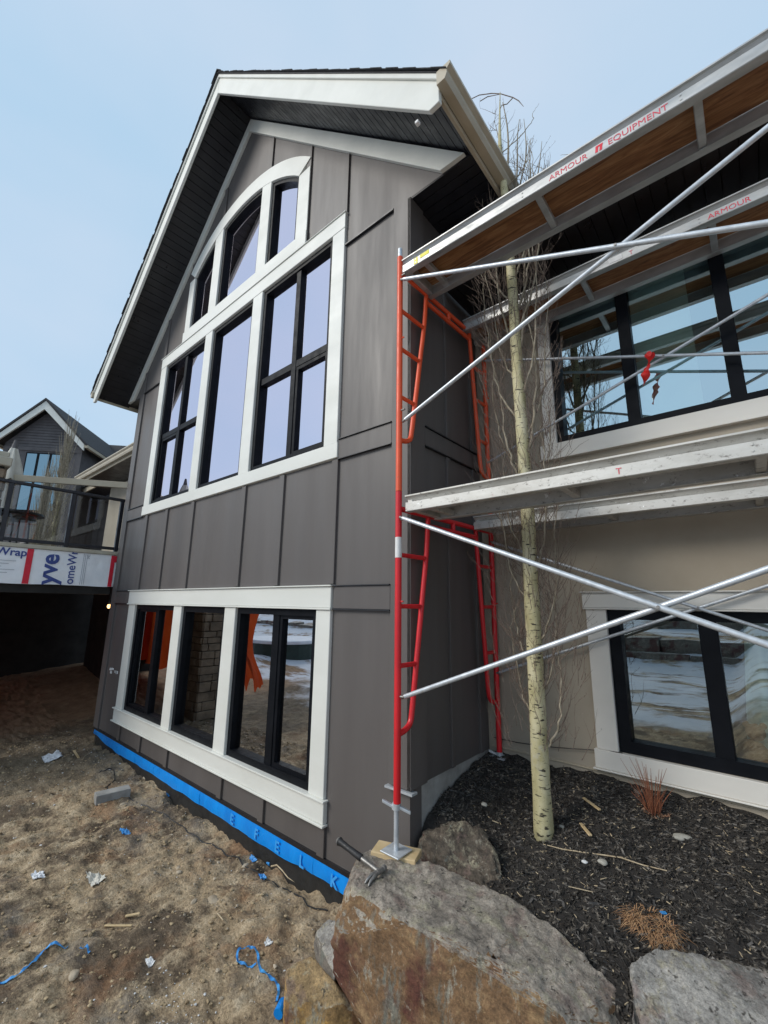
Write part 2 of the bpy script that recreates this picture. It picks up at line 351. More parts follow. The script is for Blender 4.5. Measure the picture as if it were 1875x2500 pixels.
def m_tarp():
    t = NT('orange_tarp'); c = t.ramp(t.noise(3, 5), [(.3, (.60, .07, .015)), (.7, (.80, .13, .03))])
    n = t.bump(t.noise(4, 4, .6, (1, 1, .3)), .6, .05); m = t.fin(c, .5, n)
    tr = t.n('ShaderNodeBsdfTranslucent'); t.l(c, tr.inputs['Color']); mx = t.n('ShaderNodeMixShader'); mx.inputs[0].default_value = .22
    t.l(t.b.outputs[0], mx.inputs[1]); t.l(tr.outputs[0], mx.inputs[2]); t.l(mx.outputs[0], t.out.inputs[0]); return m
MT['tarp'] = m_tarp()
def m_curtain():
    t = NT('sheer_curtain'); c = t.ramp(t.noise(3, 3, .5, (3, 1, .2)), [(.3, (.50, .56, .52)), (.7, (.68, .73, .69))]); return t.fin(c, .8)
MT['curtain'] = m_curtain()
MT['teddy'] = pm('brown_plush', (.22, .09, .04), (.36, .17, .085), 30, .95, 200, .8, .006)
def m_bulb():
    t = NT('lit_bulb'); t.b.inputs['Emission Color'].default_value = (1., .55, .18, 1); t.b.inputs['Emission Strength'].default_value = 2.5; return t.m
MT['bulb'] = m_bulb()

# ------------------------------------------------------------------ terrain
def sst(a, b, x):
    t = np.clip((x-a)/(b-a), 0, 1); return t*t*(3-2*t)
def fbm(x, y, s, o=4, seed=0.):
    return noise.fractal(Vector((x*s+seed, y*s-seed, seed*.37)), 1., 2., o)
def gbase(x, y):
    z = -2.30
    z += 0.045*math.sin(x*.9+.5)*math.cos(y*1.1)
    z += (0.50+0.16*max(-1.2, min(1.8, y)))*float(sst(-6.2, -13.0, x))             # soil banked up under the deck
    z += 0.62*float(sst(1.1, 2.0, x))*float(sst(-.2, -.8, y))                      # fill where the photographer stands
    z += 0.9*float(sst(-13, -16.5, y))+5.5*float(sst(-17, -46, y))
    d = math.hypot(x+3, y+1)
    z += float(sst(60, 400, d))*3.0
    return z
def gz(x, y):
    near = 1.0 if (-14 < x < 3 and -5 < y < 2) else .0
    z = gbase(x, y)+0.035*fbm(x, y, 1.3, 4, 2.)
    if near:
        z += 0.036*fbm(x, y, 6.5, 4, 5.)+0.015*fbm(x, y, 24., 3, 9.)
        z -= 0.05*max(0., fbm(x, y, 3.1, 2, 14.)-.25)
        z += 0.05*float(sst(-.35, -.02, y))*float(sst(-6.6, -6.2, x))*(.4+.6*float(sst(.1, -.6, x)))*(0.5+fbm(x, y, 4., 3, 3.))
    else: z += 0.12*fbm(x, y, .35, 4, 3.)
    return z
def hit(u, v, f=gz, z0=-2.3):
    p = at(u, v, 'z', z0)
    for _ in range(8): p = at(u, v, 'z', f(p[0], p[1]))
    return p
def grid(name, xs, ys, f, mat, keep=None):
    nx, ny = len(xs), len(ys); V = np.array([(x, y, f(x, y)) for y in ys for x in xs])
    F = [(j*nx+i, j*nx+i+1, (j+1)*nx+i+1, (j+1)*nx+i) for j in range(ny-1) for i in range(nx-1)
         if keep is None or keep(.5*(xs[i]+xs[i+1]), .5*(ys[j]+ys[j+1]))]
    return obj(name, V, F, mat, None, smooth=True)
xs = np.concatenate([[-900, -500, -250, -120, -70, -45], np.arange(-32, -14, 1.5), np.arange(-14, -7, .075), np.arange(-7, -3.6, .035), np.arange(-3.6, .6, .022), np.arange(.6, 3, .1), np.arange(3, 14, 1.), [18, 26, 45, 90, 250, 600, 900]])
ys = np.concatenate([[-900, -500, -250, -120, -80, -60], np.arange(-48, -12, 1.5), np.arange(-12, -5, .45), np.arange(-5, -2.2, .16), np.arange(-2.2, .04, .022), np.arange(.04, 3.4, .25), [5, 9, 20, 45, 100, 300, 900]])
g = grid('ground', xs, ys, gz, MT['dirt']); tag(g, kind='structure', label='brown construction dirt of the yard in front of the house')

# planting bed beside the boulders
def mz(x, y):
    z = -1.285-0.30*max(0., 1.22-y)-.05*max(0., .5-y)
    z += 0.11*float(sst(.5, .02, x))*float(sst(1.1, .3, y))                       # heaped against the side wall
    z -= 0.55*float(sst(.24, -.20, y))*float(sst(.62, .12, x))                    # bank falling to the corner
    z -= 0.75*float(sst(-.02-.16*x, -.34-.16*x, y))*float(sst(2.2, .9, x))        # gap behind the big boulder
    z += 0.035*fbm(x, y, 2.4, 3, 4.)+0.02*fbm(x, y, 9., 3, 6.)
    return z
bed = grid('planting_bed', np.concatenate([np.arange(.005, 2.7, .022), np.arange(2.7, 7, .3)]), np.concatenate([np.arange(-.95, 1.216, .022), [1.219]]), mz, MT['mulch'])
tag(bed, kind='structure', label='dark mulch planting bed sloping from the taupe wall to the boulders')

# ------------------------------------------------------------------ the house
H = empty('house', (-3.19, 0, -2.3), 'large dark board and batten house with white trimmed gable and taupe stucco wall', 'house')
XL = -6.38; CX = -3.17; D = 1.22; ZS = 3.82
def sheet(name, outer, holes, y, mat, depth=.14, revmat=None, parent=H):
    """wall sheet in the plane y with openings and their reveals"""
    loops = [[Vector((x, y, z)) for x, z in lp] for lp in [outer]+holes]
    flat = [v for lp in loops for v in lp]
    tri = tessellate_polygon(loops)
    vs = [tuple(v) for v in flat]; fs = []
    for t in tri:
        a, b, c = [flat[i] for i in t]
        nrm = (b-a).cross(c-a)
        if nrm.length < 1e-9: continue
        fs.append(tuple(t) if nrm.y < 0 else (t[0], t[2], t[1]))
    k = 0
    for lp in loops:
        n = len(lp); o = len(vs)
        vs += [(v.x, v.y+depth, v.z) for v in lp]
        fs += [(k+i, k+(i+1) % n, o+(i+1) % n, o+i) for i in range(n)]
        k += n
    return obj(name, vs, fs, mat, parent)
def arc(r, x0, x1, n, cz=3.86):
    return [(x, cz+math.sqrt(max(0., r*r-(x-CX)**2))) for x in np.linspace(x0, x1, n)]
RI, RO = 2.09, 2.335
arch_in = [(-4.565, 4.43)]+arc(RI, -4.565, -1.775, 25)+[(-1.775, 4.43)]
rake_z = lambda x: 7.60-1.0*abs(x-CX)
sheet('wall', [(XL, -2.0), (0, -2.0), (0, ZS), (.56, ZS), (.56, rake_z(.56)), (CX, 7.6), (-6.90, rake_z(-6.9)), (-6.90, ZS), (XL, ZS)],
      [[(-5.30, 1.53), (-1.06, 1.53), (-1.06, 4.03), (-5.30, 4.03)], [(-5.31, -1.58), (-1.06, -1.58), (-1.06, -.04), (-5.31, -.04)], arch_in], 0., MT['siding'])
T = MT['trim']; P1 = -.032
def tr(x0, x1, z0, z1, y0=P1, name='trim_board', mat=T): return box(name, x0, x1, y0, 0.02, z0, z1, mat, H, .004)
# upper window trim
tr(-5.51, -.862, 4.03, 4.222, -.036, 'window_head'); tr(-5.51, -5.30, 1.53, 4.029); tr(-1.06, -.866, 1.53, 4.029)
tr(-3.926, -3.715, 1.53, 4.029); tr(-2.63, -2.413, 1.53, 4.029); tr(-5.53, -.85, 1.375, 1.529, -.04, 'window_sill')
box('drip_cap', -5.53, -.85, -.05, 0, 4.223, 4.232, T, H, .002)
# arched window trim
def arch_trim():
    n = 30; o = arc(RO, -4.745, -1.55, n); i = arc(RI, -4.565, -1.775, n); vs = []; fs = []
    for (a, b), (c, d) in zip(o, i): vs += [(a, -.036, b), (c, -.036, d), (c, .02, d), (a, .02, b)]
    for k in range(n-1):
        q = 4*k
        fs += [(q, q+1, q+5, q+4), (q+1, q+2, q+6, q+5), (q+2, q+3, q+7, q+6), (q+3, q, q+4, q+7)]
    fs += [(0, 3, 2, 1), (4*n-4, 4*n-3, 4*n-2, 4*n-1)]
    return obj('arch_trim', vs, fs, T, H)
arch_trim()
tr(-4.745, -4.565, 4.43, arc(RI, -4.565, -1.775, 3)[0][1]-.004); tr(-1.775, -1.55, 4.43, arc(RI, -4.565, -1.775, 3)[2][1]-.004)
za = lambda x: 3.86+math.sqrt(RI*RI-(x-CX)**2)
for a, b in ((-3.95, -3.72), (-2.644, -2.42)):
    prism('trim_board', [(a, P1, 4.43), (b, P1, 4.43), (b, P1, za(b)+.01), (a, P1, za(a)+.01)], (0, .05, 0), T, H, .003)
tr(-4.76, -1.545, 4.233, 4.429, -.042, 'window_sill')
# lower window trim
tr(-5.59, -.862, -.04, .15, -.038, 'window_head'); box('drip_cap', -5.61, -.845, -.06, 0, .151, .163, T, H, .002); box('drip_cap', -5.60, -.855, -.05, 0, -.058, -.041, T, H, .002)
tr(-5.556, -5.31, -1.58, -.059); tr(-1.06, -.867, -1.58, -.059); tr(-3.97, -3.742, -1.58, -.059); tr(-2.66, -2.43, -1.58, -.059)
tr(-5.575, -.85, -1.755, -1.595, -.042, 'window_sill'); box('drip_cap', -5.60, -.835, -.062, 0, -1.594, -1.580, T, H, .002); box('drip_cap', -5.60, -.835, -.062, 0, -1.772, -1.756, T, H, .002)
# bands, corner boards, battens in the siding colour
SD = MT['siding']; flash = MT['soffit']
def sd(name, x0, x1, z0, z1, y0=-.024): return box(name, x0, x1, y0, .01, z0, z1, SD, H, .003)
for x0, x1, z0, z1 in ((-6.2, -5.531, 1.365, 1.555), (-.849, -.182, 1.365, 1.555), (-6.2, -5.612, -.045, .15), (-.843, -.182, -.045, .15)):
    sd('band_board', x0, x1, z0, z1)
    box('flashing', x0, x1, -.040, 0, z1+.001, z1+.009, flash, H, 0); box('flashing', x0, x1, -.034, 0, z0-.010, z0-.001, flash, H, 0)
box('flashing', -.862, -.185, -.03, 0, 3.795, 3.812, flash, H, 0); box('flashing', -6.2, -5.51, -.03, 0, 3.795, 3.812, flash, H, 0)
sd('corner_board', -.18, .024, -1.29, 3.80, -.026); sd('corner_board', XL-.024, -6.2, -2.0, 3.80, -.026)
box('flashing', -.20, .05, -.045, .02, -1.312, -1.297, MT['galv'], H, 0)
for x in (-.85, -1.69, -2.44, -3.725, -4.555, -5.30):
    sd('batten', x-.085, x, .172, 1.364); sd('batten', x-.085, x, -2.0, -1.773)
for x, z0 in ((-.85, 4.233), (-1.545, 4.233), (-2.46, 6.0), (-3.74, 6.05), (-4.66, 5.56), (-5.42, 4.233), (-6.2, 3.82)):
    zt = rake_z(x-.085)-.24 if x < CX else rake_z(x)-.24
    if x == -2.46: z0 = 3.86+math.sqrt(RO**2-(x-CX)**2)
    if x == -3.74: z0 = 3.86+math.sqrt(RO**2-(x-.085-CX)**2)
    if zt > z0+.02: sd('batten', x-.085, x, z0, zt)
sd('batten', -.262, -.184, 3.82, rake_z(-.18)-.24) if False else None
# side wall of the bay
vs, fs = boxg(-.2, 0, .0, D, -1.30, 3.82)
obj('side_wall', [(0, .0, -1.29), (0, D, -1.29), (0, D, 3.83), (0, .0, 3.83)], [(0, 1, 2, 3)], SD, H)
def sx(name, y0, y1, z0, z1, p=.022): return box(name, -.01, p, y0, y1, z0, z1, SD, H, .003)
sx('corner_board', -.026, .185, -1.29, 3.80, .025)
sx('band_board', .186, D-.02, 1.36, 1.525); box('flashing', 0, .036, .186, D-.02, 1.526, 1.535, flash, H, 0); box('flashing', 0, .03, .186, D-.02, 1.35, 1.359, flash, H, 0)
for y in (.545, 1.03): sx('batten', y, y+.05, -1.285, 1.349); sx('batten', y, y+.05, 1.536, 3.13)
sx('batten', .545, .595, 3.14, 3.80)
obj('end_wall', [(XL, 0, -2.0), (XL, D, -2.0), (XL, D, 3.83), (XL, 0, 3.83)], [(3, 2, 1, 0)], SD, H)
# foundation and the strips below the siding
box('foundation', -.24, -.012, .03, D, -2.7, -1.295, MT['concrete'], H, .004)
obj('foundation_face', [(-.004, .0, -2.6), (-.004, D, -2.6), (-.004, D, -1.291), (-.004, .0, -1.291)], [(0, 1, 2, 3)], MT['concrete'], H)
box('starter_flashing', XL, -.02, -.016, .02, -2.035, -2.001, flash, H, 0)
box('damp_proofing', XL+.01, -.03, .012, .10, -2.7, -2.0, MT['black'], H, 0)
def bluestrip():
    # rows of overlapping tape lengths, lower edge wandering
    x = XL; k = 0
    while x < -.1:
        x2 = min(-.02, x+random.uniform(.75, 1.25)); n = 10; vs = []; fs = []
        y = -.004-.003*(k % 2)
        for i in range(n+1):
            t = x+(x2-x)*i/n; zb = -2.165+.018*fbm(t, 0, 2.2, 3, 1.)+(.07*float(sst(-5.6, -6.3, t)))
            vs += [(t, y-.004*math.sin(i), -2.03), (t, y-.010-.006*fbm(t, 3, 3, 2), -2.10), (t, y-.004+.008*fbm(t, 7, 4, 2), zb)]
        for i in range(n):
            for j in range(2): fs.append((3*i+j, 3*i+j+1, 3*i+4+j, 3*i+3+j))
        o = obj('flashing_tape', vs, fs, MT['bluefoil'], H, smooth=True)
        x = x2-.03; k += 1
bluestrip()
# pale letters printed on the tape read as small blocks
MT['paleblue'] = pm('pale_blue_print', (.012, .31, .82), (.07, .40, .88), 30, .4, 40, .05)
def text(name, s, size, origin, xdir, ydir, mat, parent, ext=.0008, align='LEFT', bold=0.):
    cu = bpy.data.curves.new(name, 'FONT'); cu.body = s; cu.size = size; cu.extrude = ext; cu.align_x = align; cu.offset = bold; cu.resolution_u = 3
    to = bpy.data.objects.new(name+'_tmp', cu); COL.objects.link(to)
    bpy.context.view_layer.update()
    me = bpy.data.meshes.new_from_object(to.evaluated_get(bpy.context.evaluated_depsgraph_get()))
    X, Y = Vector(xdir).normalized(), Vector(ydir).normalized(); Zv = X.cross(Y); o = Vector(origin)
    vs = [o+X*v.co.x+Y*v.co.y+Zv*v.co.z for v in me.vertices]; fs = [tuple(p.vertices) for p in me.polygons]
    COL.objects.unlink(to); bpy.data.objects.remove(to); bpy.data.meshes.remove(me)
    if not vs: return None
    return obj(name, vs, fs, mat, parent)
for ch, x in (('K', -.74), ('L', -1.12), ('E', -1.46), ('F', -1.78), ('E', -2.2)):
    text('tape_print', ch, .12, (x-.02, -.026, -2.145), (1, 0, -.03), (.05, 0, 1), MT['paleblue'], H, bold=.004)

# ---- windows of the gable bay
def frame_box(name, x0, x1, z0, z1, y0, y1, wd, mat, parent):
    parts = [boxg(x0, x1, y0, y1, z0, z0+wd), boxg(x0, x1, y0, y1, z1-wd, z1), boxg(x0, x0+wd, y0, y1, z0+wd, z1-wd), boxg(x1-wd, x1, y0, y1, z0+wd, z1-wd)]
    v, f = merge(parts); return obj(name, v, f, mat, parent)
def window(x0, x1, z0, z1, glass, y=0., vb=None, hb=None, wd=.055, sash=None, label=None, vbw=.085):
    W = empty('window', ((x0+x1)/2, y+.04, z0), parent=H)
    if label: W['label'] = label
    fr = MT['winframe']
    frame_box('frame', x0+.004, x1-.004, z0+.004, z1-.004, y-.002, y+.10, wd, fr, W)
    xs_ = [x0+wd, x1-wd] if vb is None else [x0+wd, vb-vbw/2, vb+vbw/2, x1-wd]
    zs_ = [z0+wd, z1-wd] if hb is None else [z0+wd, hb-.045, hb+.045, z1-wd]
    if vb is not None: box('mullion', vb-vbw/2, vb+vbw/2, y+.012, y+.09, z0+wd, z1-wd, fr, W, .004)
    if hb is not None:
        for i in range(0, len(xs_), 2): box('transom', xs_[i], xs_[i+1], y+.016, y+.09, hb-.045, hb+.045, fr, W, .004)
    for i in range(0, len(xs_), 2):
        for j in range(0, len(zs_), 2):
            a, b, c, d = xs_[i], xs_[i+1], zs_[j], zs_[j+1]
            if sash and (i//2, j//2) in sash:
                frame_box('sash', a, b, c, d, y+.022, y+.075, .04, fr, W); a, b, c, d = a+.04, b-.04, c+.04, d-.04
            yy = y+.058
            obj('pane', [(a, yy, c), (b, yy, c), (b, yy, d), (a, yy, d)], [(0, 1, 2, 3)], glass, W)
    return W
GU, GL = MT['glassU'], MT['glassL']
window(-5.30, -3.926, 1.53, 4.03, GU, 0, -4.62, 2.70, sash=[(0, 0)], label='left four pane window of the gable')
window(-3.715, -2.63, 1.53, 4.03, GU, 0, label='tall single pane window in the middle of the gable')
window(-2.413, -1.06, 1.53, 4.03, GU, 0, -1.70, 2.70, sash=[(1, 0)], label='right four pane window of the gable')
window(-5.31, -3.97, -1.58, -.06, GL, 0, -4.56, sash=[(0, 0)], wd=.06, label='left lower two pane window')
window(-3.742, -2.66, -1.58, -.06, GL, 0, wd=.07, label='middle lower single pane window')
window(-2.43, -1.06, -1.58, -.06, GL, 0, -1.72, sash=[(1, 0)], wd=.06, vbw=.11, label='right lower two pane window')
def arch_window(x0, x1):
    W = empty('arched_window', ((x0+x1)/2, .04, 4.43), parent=H); fr = MT['winframe']; n = 14; wd = .055
    o = [(x0, 4.434)]+[(x, za(x)) for x in np.linspace(x0, x1, n)]+[(x1, 4.434)]
    zi = lambda x: 3.86+math.sqrt((RI-wd)**2-(x-CX)**2)
    i = [(x0+wd, 4.434+wd)]+[(x, zi(x)) for x in np.linspace(x0+wd, x1-wd, n)]+[(x1-wd, 4.434+wd)]
    m = len(o); vs = []; fs = []
    for (a, b), (c, d) in zip(o, i): vs += [(a, -.002, b), (c, -.002, d), (c, .1, d), (a, .1, b)]
    for k in range(m):
        q = 4*k; r = 4*((k+1) % m)
        fs += [(q, q+1, r+1, r), (q+1, q+2, r+2, r+1), (q+2, q+3, r+3, r+2), (q+3, q, r, r+3)]
    obj('frame', vs, fs, fr, W)
    loop = [Vector((a, .058, b)) for a, b in i]; tri = tessellate_polygon([loop])
    fs = []
    for t in tri:
        nrm = (loop[t[1]]-loop[t[0]]).cross(loop[t[2]]-loop[t[0]]); fs.append(tuple(t) if nrm.y < 0 else (t[0], t[2], t[1]))
    obj('pane', [tuple(v) for v in loop], fs, GU, W)
for a, b in ((-4.565, -3.95), (-3.72, -2.644), (-2.42, -1.775)): arch_window(a, b)
# rooms behind the glass
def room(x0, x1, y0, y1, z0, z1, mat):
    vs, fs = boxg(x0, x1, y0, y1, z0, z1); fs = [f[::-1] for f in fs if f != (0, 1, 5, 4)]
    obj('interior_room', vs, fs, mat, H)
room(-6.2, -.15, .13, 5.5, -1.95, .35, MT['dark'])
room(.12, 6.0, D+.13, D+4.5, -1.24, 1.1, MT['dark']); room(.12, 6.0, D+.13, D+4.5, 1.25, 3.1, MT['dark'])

# ---- roof of the bay
FA = MT['fascia']; YF = -.60
apx = 7.84; ex = .72; ez = apx-(ex-CX)*1.0135; exl = 2*CX-ex
for s in (1, -1):
    X = ex if s > 0 else exl
    prism('rake_fascia', [(CX, YF, apx), (X, YF, ez), (X, YF, ez-.235), (X-s*.09, YF, ez-.245), (CX, YF, apx-.335)], (0, .04, 0), FA, H, .004)
    # moulding board behind the top edge
    prism('rake_moulding', [(CX, YF-.022, apx+.012), (X, YF-.022, ez+.012), (X, YF-.022, ez-.045), (CX, YF-.022, apx-.048)], (0, .0205, 0), FA, H, .003)
    # gable frieze against the wall
    prism('frieze_board', [(CX, -.045, 7.605), (CX+s*(7.605-ZS), -.045, ZS), (CX+s*(7.605-ZS-.245), -.045, ZS), (CX, -.045, 7.36)], (0, .043, 0), FA, H, .003)
    # soffit boards under the rake
    L = abs(X-CX); nb = 46; wb = L/nb
    for k in range(nb):
        x0 = CX+s*(k*wb+.0035); x1 = CX+s*((k+1)*wb-.0035)
        z = lambda x: 7.628-abs(x-CX)*1.0
        q = [(x0, z(x0)), (x1, z(x1))]
        m_ = .012
        vs = [(x0, YF+.04, q[0][1]), (x1, YF+.04, q[1][1]), (x1, .0, q[1][1]), (x0, .0, q[0][1])]
        vs += [(a, b, c+m_) for a, b, c in vs]
        obj('soffit_board', vs, [(0, 1, 2, 3), (7, 6, 5, 4), (0, 4, 5, 1), (1, 5, 6, 2), (2, 6, 7, 3), (3, 7, 4, 0)], MT['soffit'], H)
    # roof deck with shingle courses showing at the edge
    prism('roof_slope', [(CX, YF-.03, apx+.006), (X+s*.05, YF-.03, ez-.045), (X+s*.05, YF-.03, ez-.035), (CX, YF-.03, apx+.03)], (0, 7.5, 0), MT['roof'], H)
    prism('roof_underlay', [(CX, YF+.05, 7.66), (X, YF+.05, 7.66-L), (X, YF+.05, 7.68-L), (CX, YF+.05, 7.68)], (0, 7.4, 0), MT['soffit'], H)
    n = 44
    for k in range(n):
        x0 = CX+s*(k*(L+.06)/n-.012); x1 = CX+s*((k+1)*(L+.06)/n+.03)
        zt = lambda x: apx+.012-abs(x-CX)*1.0135
        dz = .008+random.uniform(0, .003); e = random.uniform(-.008, .008)
        vs = [(x0, YF-.045+e, zt(x0)+.022), (x1, YF-.045+e, zt(x1)+.022+dz*.4), (x1, 1.2, zt(x1)+.022+dz*.4), (x0, 1.2, zt(x0)+.022)]
        vs = vs+[(a, b, c+dz) for a, b, c in vs]
        obj('shingle_course', vs, [(0, 1, 2, 3), (7, 6, 5, 4), (0, 4, 5, 1), (1, 5, 6, 2), (2, 6, 7, 3), (3, 7, 4, 0)], MT['roof'], H)
    # horizontal soffit of the side eaves
    a, b = (0., ex-.03) if s > 0 else (exl+.03, XL)
    y = .0
    while y < 6:
        y2 = y+.098
        box('eave_soffit_board', a, b, y+.004, y2-.004, ZS-.012, ZS+.002, MT['soffit'], H, 0)
        y = y2
        if y > 2.2: break
    box('soffit_backing', a, b, .001, 2.2, ZS+.003, ZS+.012, MT['soffit'], H, 0)
    # eave fascia and gutter
    gx0, gx1 = (ex, ex+.115) if s > 0 else (exl-.115, exl)
    box('eave_fascia', (ex-.03) if s > 0 else exl+.001, (ex-.001) if s > 0 else exl+.03, YF+.045, 6.8 if s < 0 else 2.2, ez-.17, ez-.01, MT['gutter'], H, .003)
    def gutter(y0, y1):
        S_ = s; o = ex if s > 0 else exl
        prof = [(0, 0), (0, -.125), (.070, -.125), (.088, -.085), (.088, -.05), (.118, -.022), (.118, 0.004), (.108, 0.004), (.108, -.012), (.08, -.04), (.08, -.085), (.066, -.116), (.006, -.116), (.006, 0)]
        prism('gutter', [(o+S_*(a+.002), y0, ez+.0+b) for a, b in prof], (0, y1-y0, 0), MT['gutter'], H)
        prism('gutter_end_cap', [(o+S_*(a+.002), y0-.004, ez+b) for a, b in prof[:7]], (0, .004, 0), MT['gutter'], H)
    gutter(YF-.03, 2.1 if s > 0 else 6.5)
prism('ridge_cap', [(CX-.14, YF-.06, apx-.085), (CX, YF-.06, apx+.055), (CX+.14, YF-.06, apx-.085), (CX, YF-.06, apx+.075)], (0, 7.5, 0), MT['roof'], H)
box('vent_clip', .50, .53, YF-.005, YF+.03, ez-.262+.0, ez-.237, MT['whitetape'], H, .002)

# ---- main roof eaves on both sides of the bay (soffit 3.15 m above the lens)
ZE = 3.15; YE = .50
def eave(x0, x1, wall=True):
    n = int((x1-x0)/.105)
    for k in range(n):
        a = x0+k*(x1-x0)/n; b = a+(x1-x0)/n
        box('eave_soffit_board', a+.004, b-.004, YE+.02, D, ZE-.012, ZE+.002, MT['soffit'], H, 0)
    box('soffit_backing', x0, x1, YE+.02, D, ZE+.003, ZE+.012, MT['soffit'], H, 0)
    box('eave_fascia', x0, x1, YE-.004, YE+.018, ZE-.02, ZE+.17, MT['gutter'], H, .003)
    prof = [(0, 0), (0, -.125), (.070, -.125), (.088, -.085), (.088, -.05), (.118, -.022), (.118, .004), (.108, .004), (.108, -.012), (.08, -.04), (.08, -.085), (.066, -.116), (.006, -.116), (.006, 0)]
    prism('gutter', [(x0, YE-.006-a, ZE+.165+b) for a, b in prof], (x1-x0, 0, 0), MT['gutter'], H)
    prism('main_roof', [(x0-.05, YE-.04, ZE+.175), (x0-.05, YE-.04, ZE+.20), (x0-.05, YE+4.5, ZE+4.70), (x0-.05, YE+4.5, ZE+4.60)], (x1-x0+.05, 0, 0), MT['roof'], H)
eave(.03, 7.0); eave(-11.85, XL-.03)

# ---- taupe stucco wall on the right
UW = (.815, 2.95, 1.49, 3.02); LW = (1.10, 2.55, -1.09, -.008)
sheet('stucco_wall', [(-.15, -2.4), (7, -2.4), (7, ZE+.02), (-.15, ZE+.02)],
      [[(UW[0], UW[2]), (UW[1], UW[2]), (UW[1], UW[3]), (UW[0], UW[3])], [(LW[0], LW[2]), (LW[1], LW[2]), (LW[1], LW[3]), (LW[0], LW[3])]], D, MT['stucco'])
MT['trimb'] = pm('off_white_trim_paint', (.64, .61, .555), (.72, .69, .63), 2, .55, 60, .12, .002, st=(.3, 1, 1))
def tb(name, x0, x1, z0, z1, p=.03, mat=None): return box(name, x0, x1, D-p, D+.02, z0, z1, mat or MT['trimb'], H, .004)
tb('trim_board', .70, .815, 1.49, 3.02); tb('window_sill', .66, 3.1, 1.345, 1.489, .036); tb('window_head', .66, 3.1, 3.021, 3.138, .036); tb('trim_board', 2.95, 3.08, 1.49, 3.02)
tb('drip_cap', .65, 3.1, 1.335, 1.344, .05)
tb('trim_board', .945, 1.10, -1.09, -.009); tb('trim_board', 2.55, 2.70, -1.09, -.009)
tb('window_head', .925, 2.74, -.008, .112, .036); tb('drip_cap', .91, 2.75, .113, .124, .055); tb('drip_cap', .925, 2.74, -.022, -.009, .05)
tb('window_sill', .925, 2.74, -1.225, -1.091, .04); tb('drip_cap', .91, 2.75, -1.238, -1.226, .055)
window(UW[0], UW[1], UW[2], UW[3], MT['glassB'], D, None, None, wd=.055, label='wide upper window over the stucco wall') if False else None
def multi(x0, x1, z0, z1, glass, splits, label, wd=.06, mw=.095):
    W = empty('window', ((x0+x1)/2, D+.04, z0), parent=H); W['label'] = label; fr = MT['winframe']
    frame_box('frame', x0+.004, x1-.004, z0+.004, z1-.004, D-.002, D+.10, wd, fr, W)
    edges = [x0+wd]+[e for s in splits for e in (s-mw/2, s+mw/2)]+[x1-wd]
    for s in splits: box('mullion', s-mw/2, s+mw/2, D+.006, D+.09, z0+wd, z1-wd, fr, W, .004)
    for i in range(0, len(edges), 2):
        obj('pane', [(edges[i], D+.06, z0+wd), (edges[i+1], D+.06, z0+wd), (edges[i+1], D+.06, z1-wd), (edges[i], D+.06, z1-wd)], [(0, 1, 2, 3)], glass, W)
multi(*UW, MT['glassB'], (1.456, 2.145), 'wide teal tinted window above the lower plank')
multi(*LW, MT['glassBL'], (1.755,), 'bedroom window low in the stucco wall', wd=.085, mw=.11)
box('base_flashing', .03, 7, D-.014, D+.01, -1.262, -1.250, MT['gutter'], H, .002)

# main wall left of the bay, behind the deck
box('basement_wall', -11.6, XL-.03, D-.02, D+.1, -2.6, .70, MT['dark'], H, 0)  # near-black colour stands in for the shade under the deck
sheet('wall', [(-11.6, .71), (XL-.03, .71), (XL-.03, ZE+.02), (-11.6, ZE+.02)], [[(-9.6, .9), (-7.4, .9), (-7.4, 2.9), (-9.6, 2.9)]], D, MT['stucco'])
window(-9.6, -7.4, .9, 2.9, MT['glassN'], D, -8.5)
# small unfinished patch and outlet holes beside the lower window
for k in range(7):
    x, z = -5.95+random.uniform(-.16, .16), -1.12+random.uniform(-.05, .05)
    box('paint_chip', x, x+.035+random.uniform(0, .05), -.004, .0, z, z+.02+random.uniform(0, .02), MT['whitechip'], H, 0)

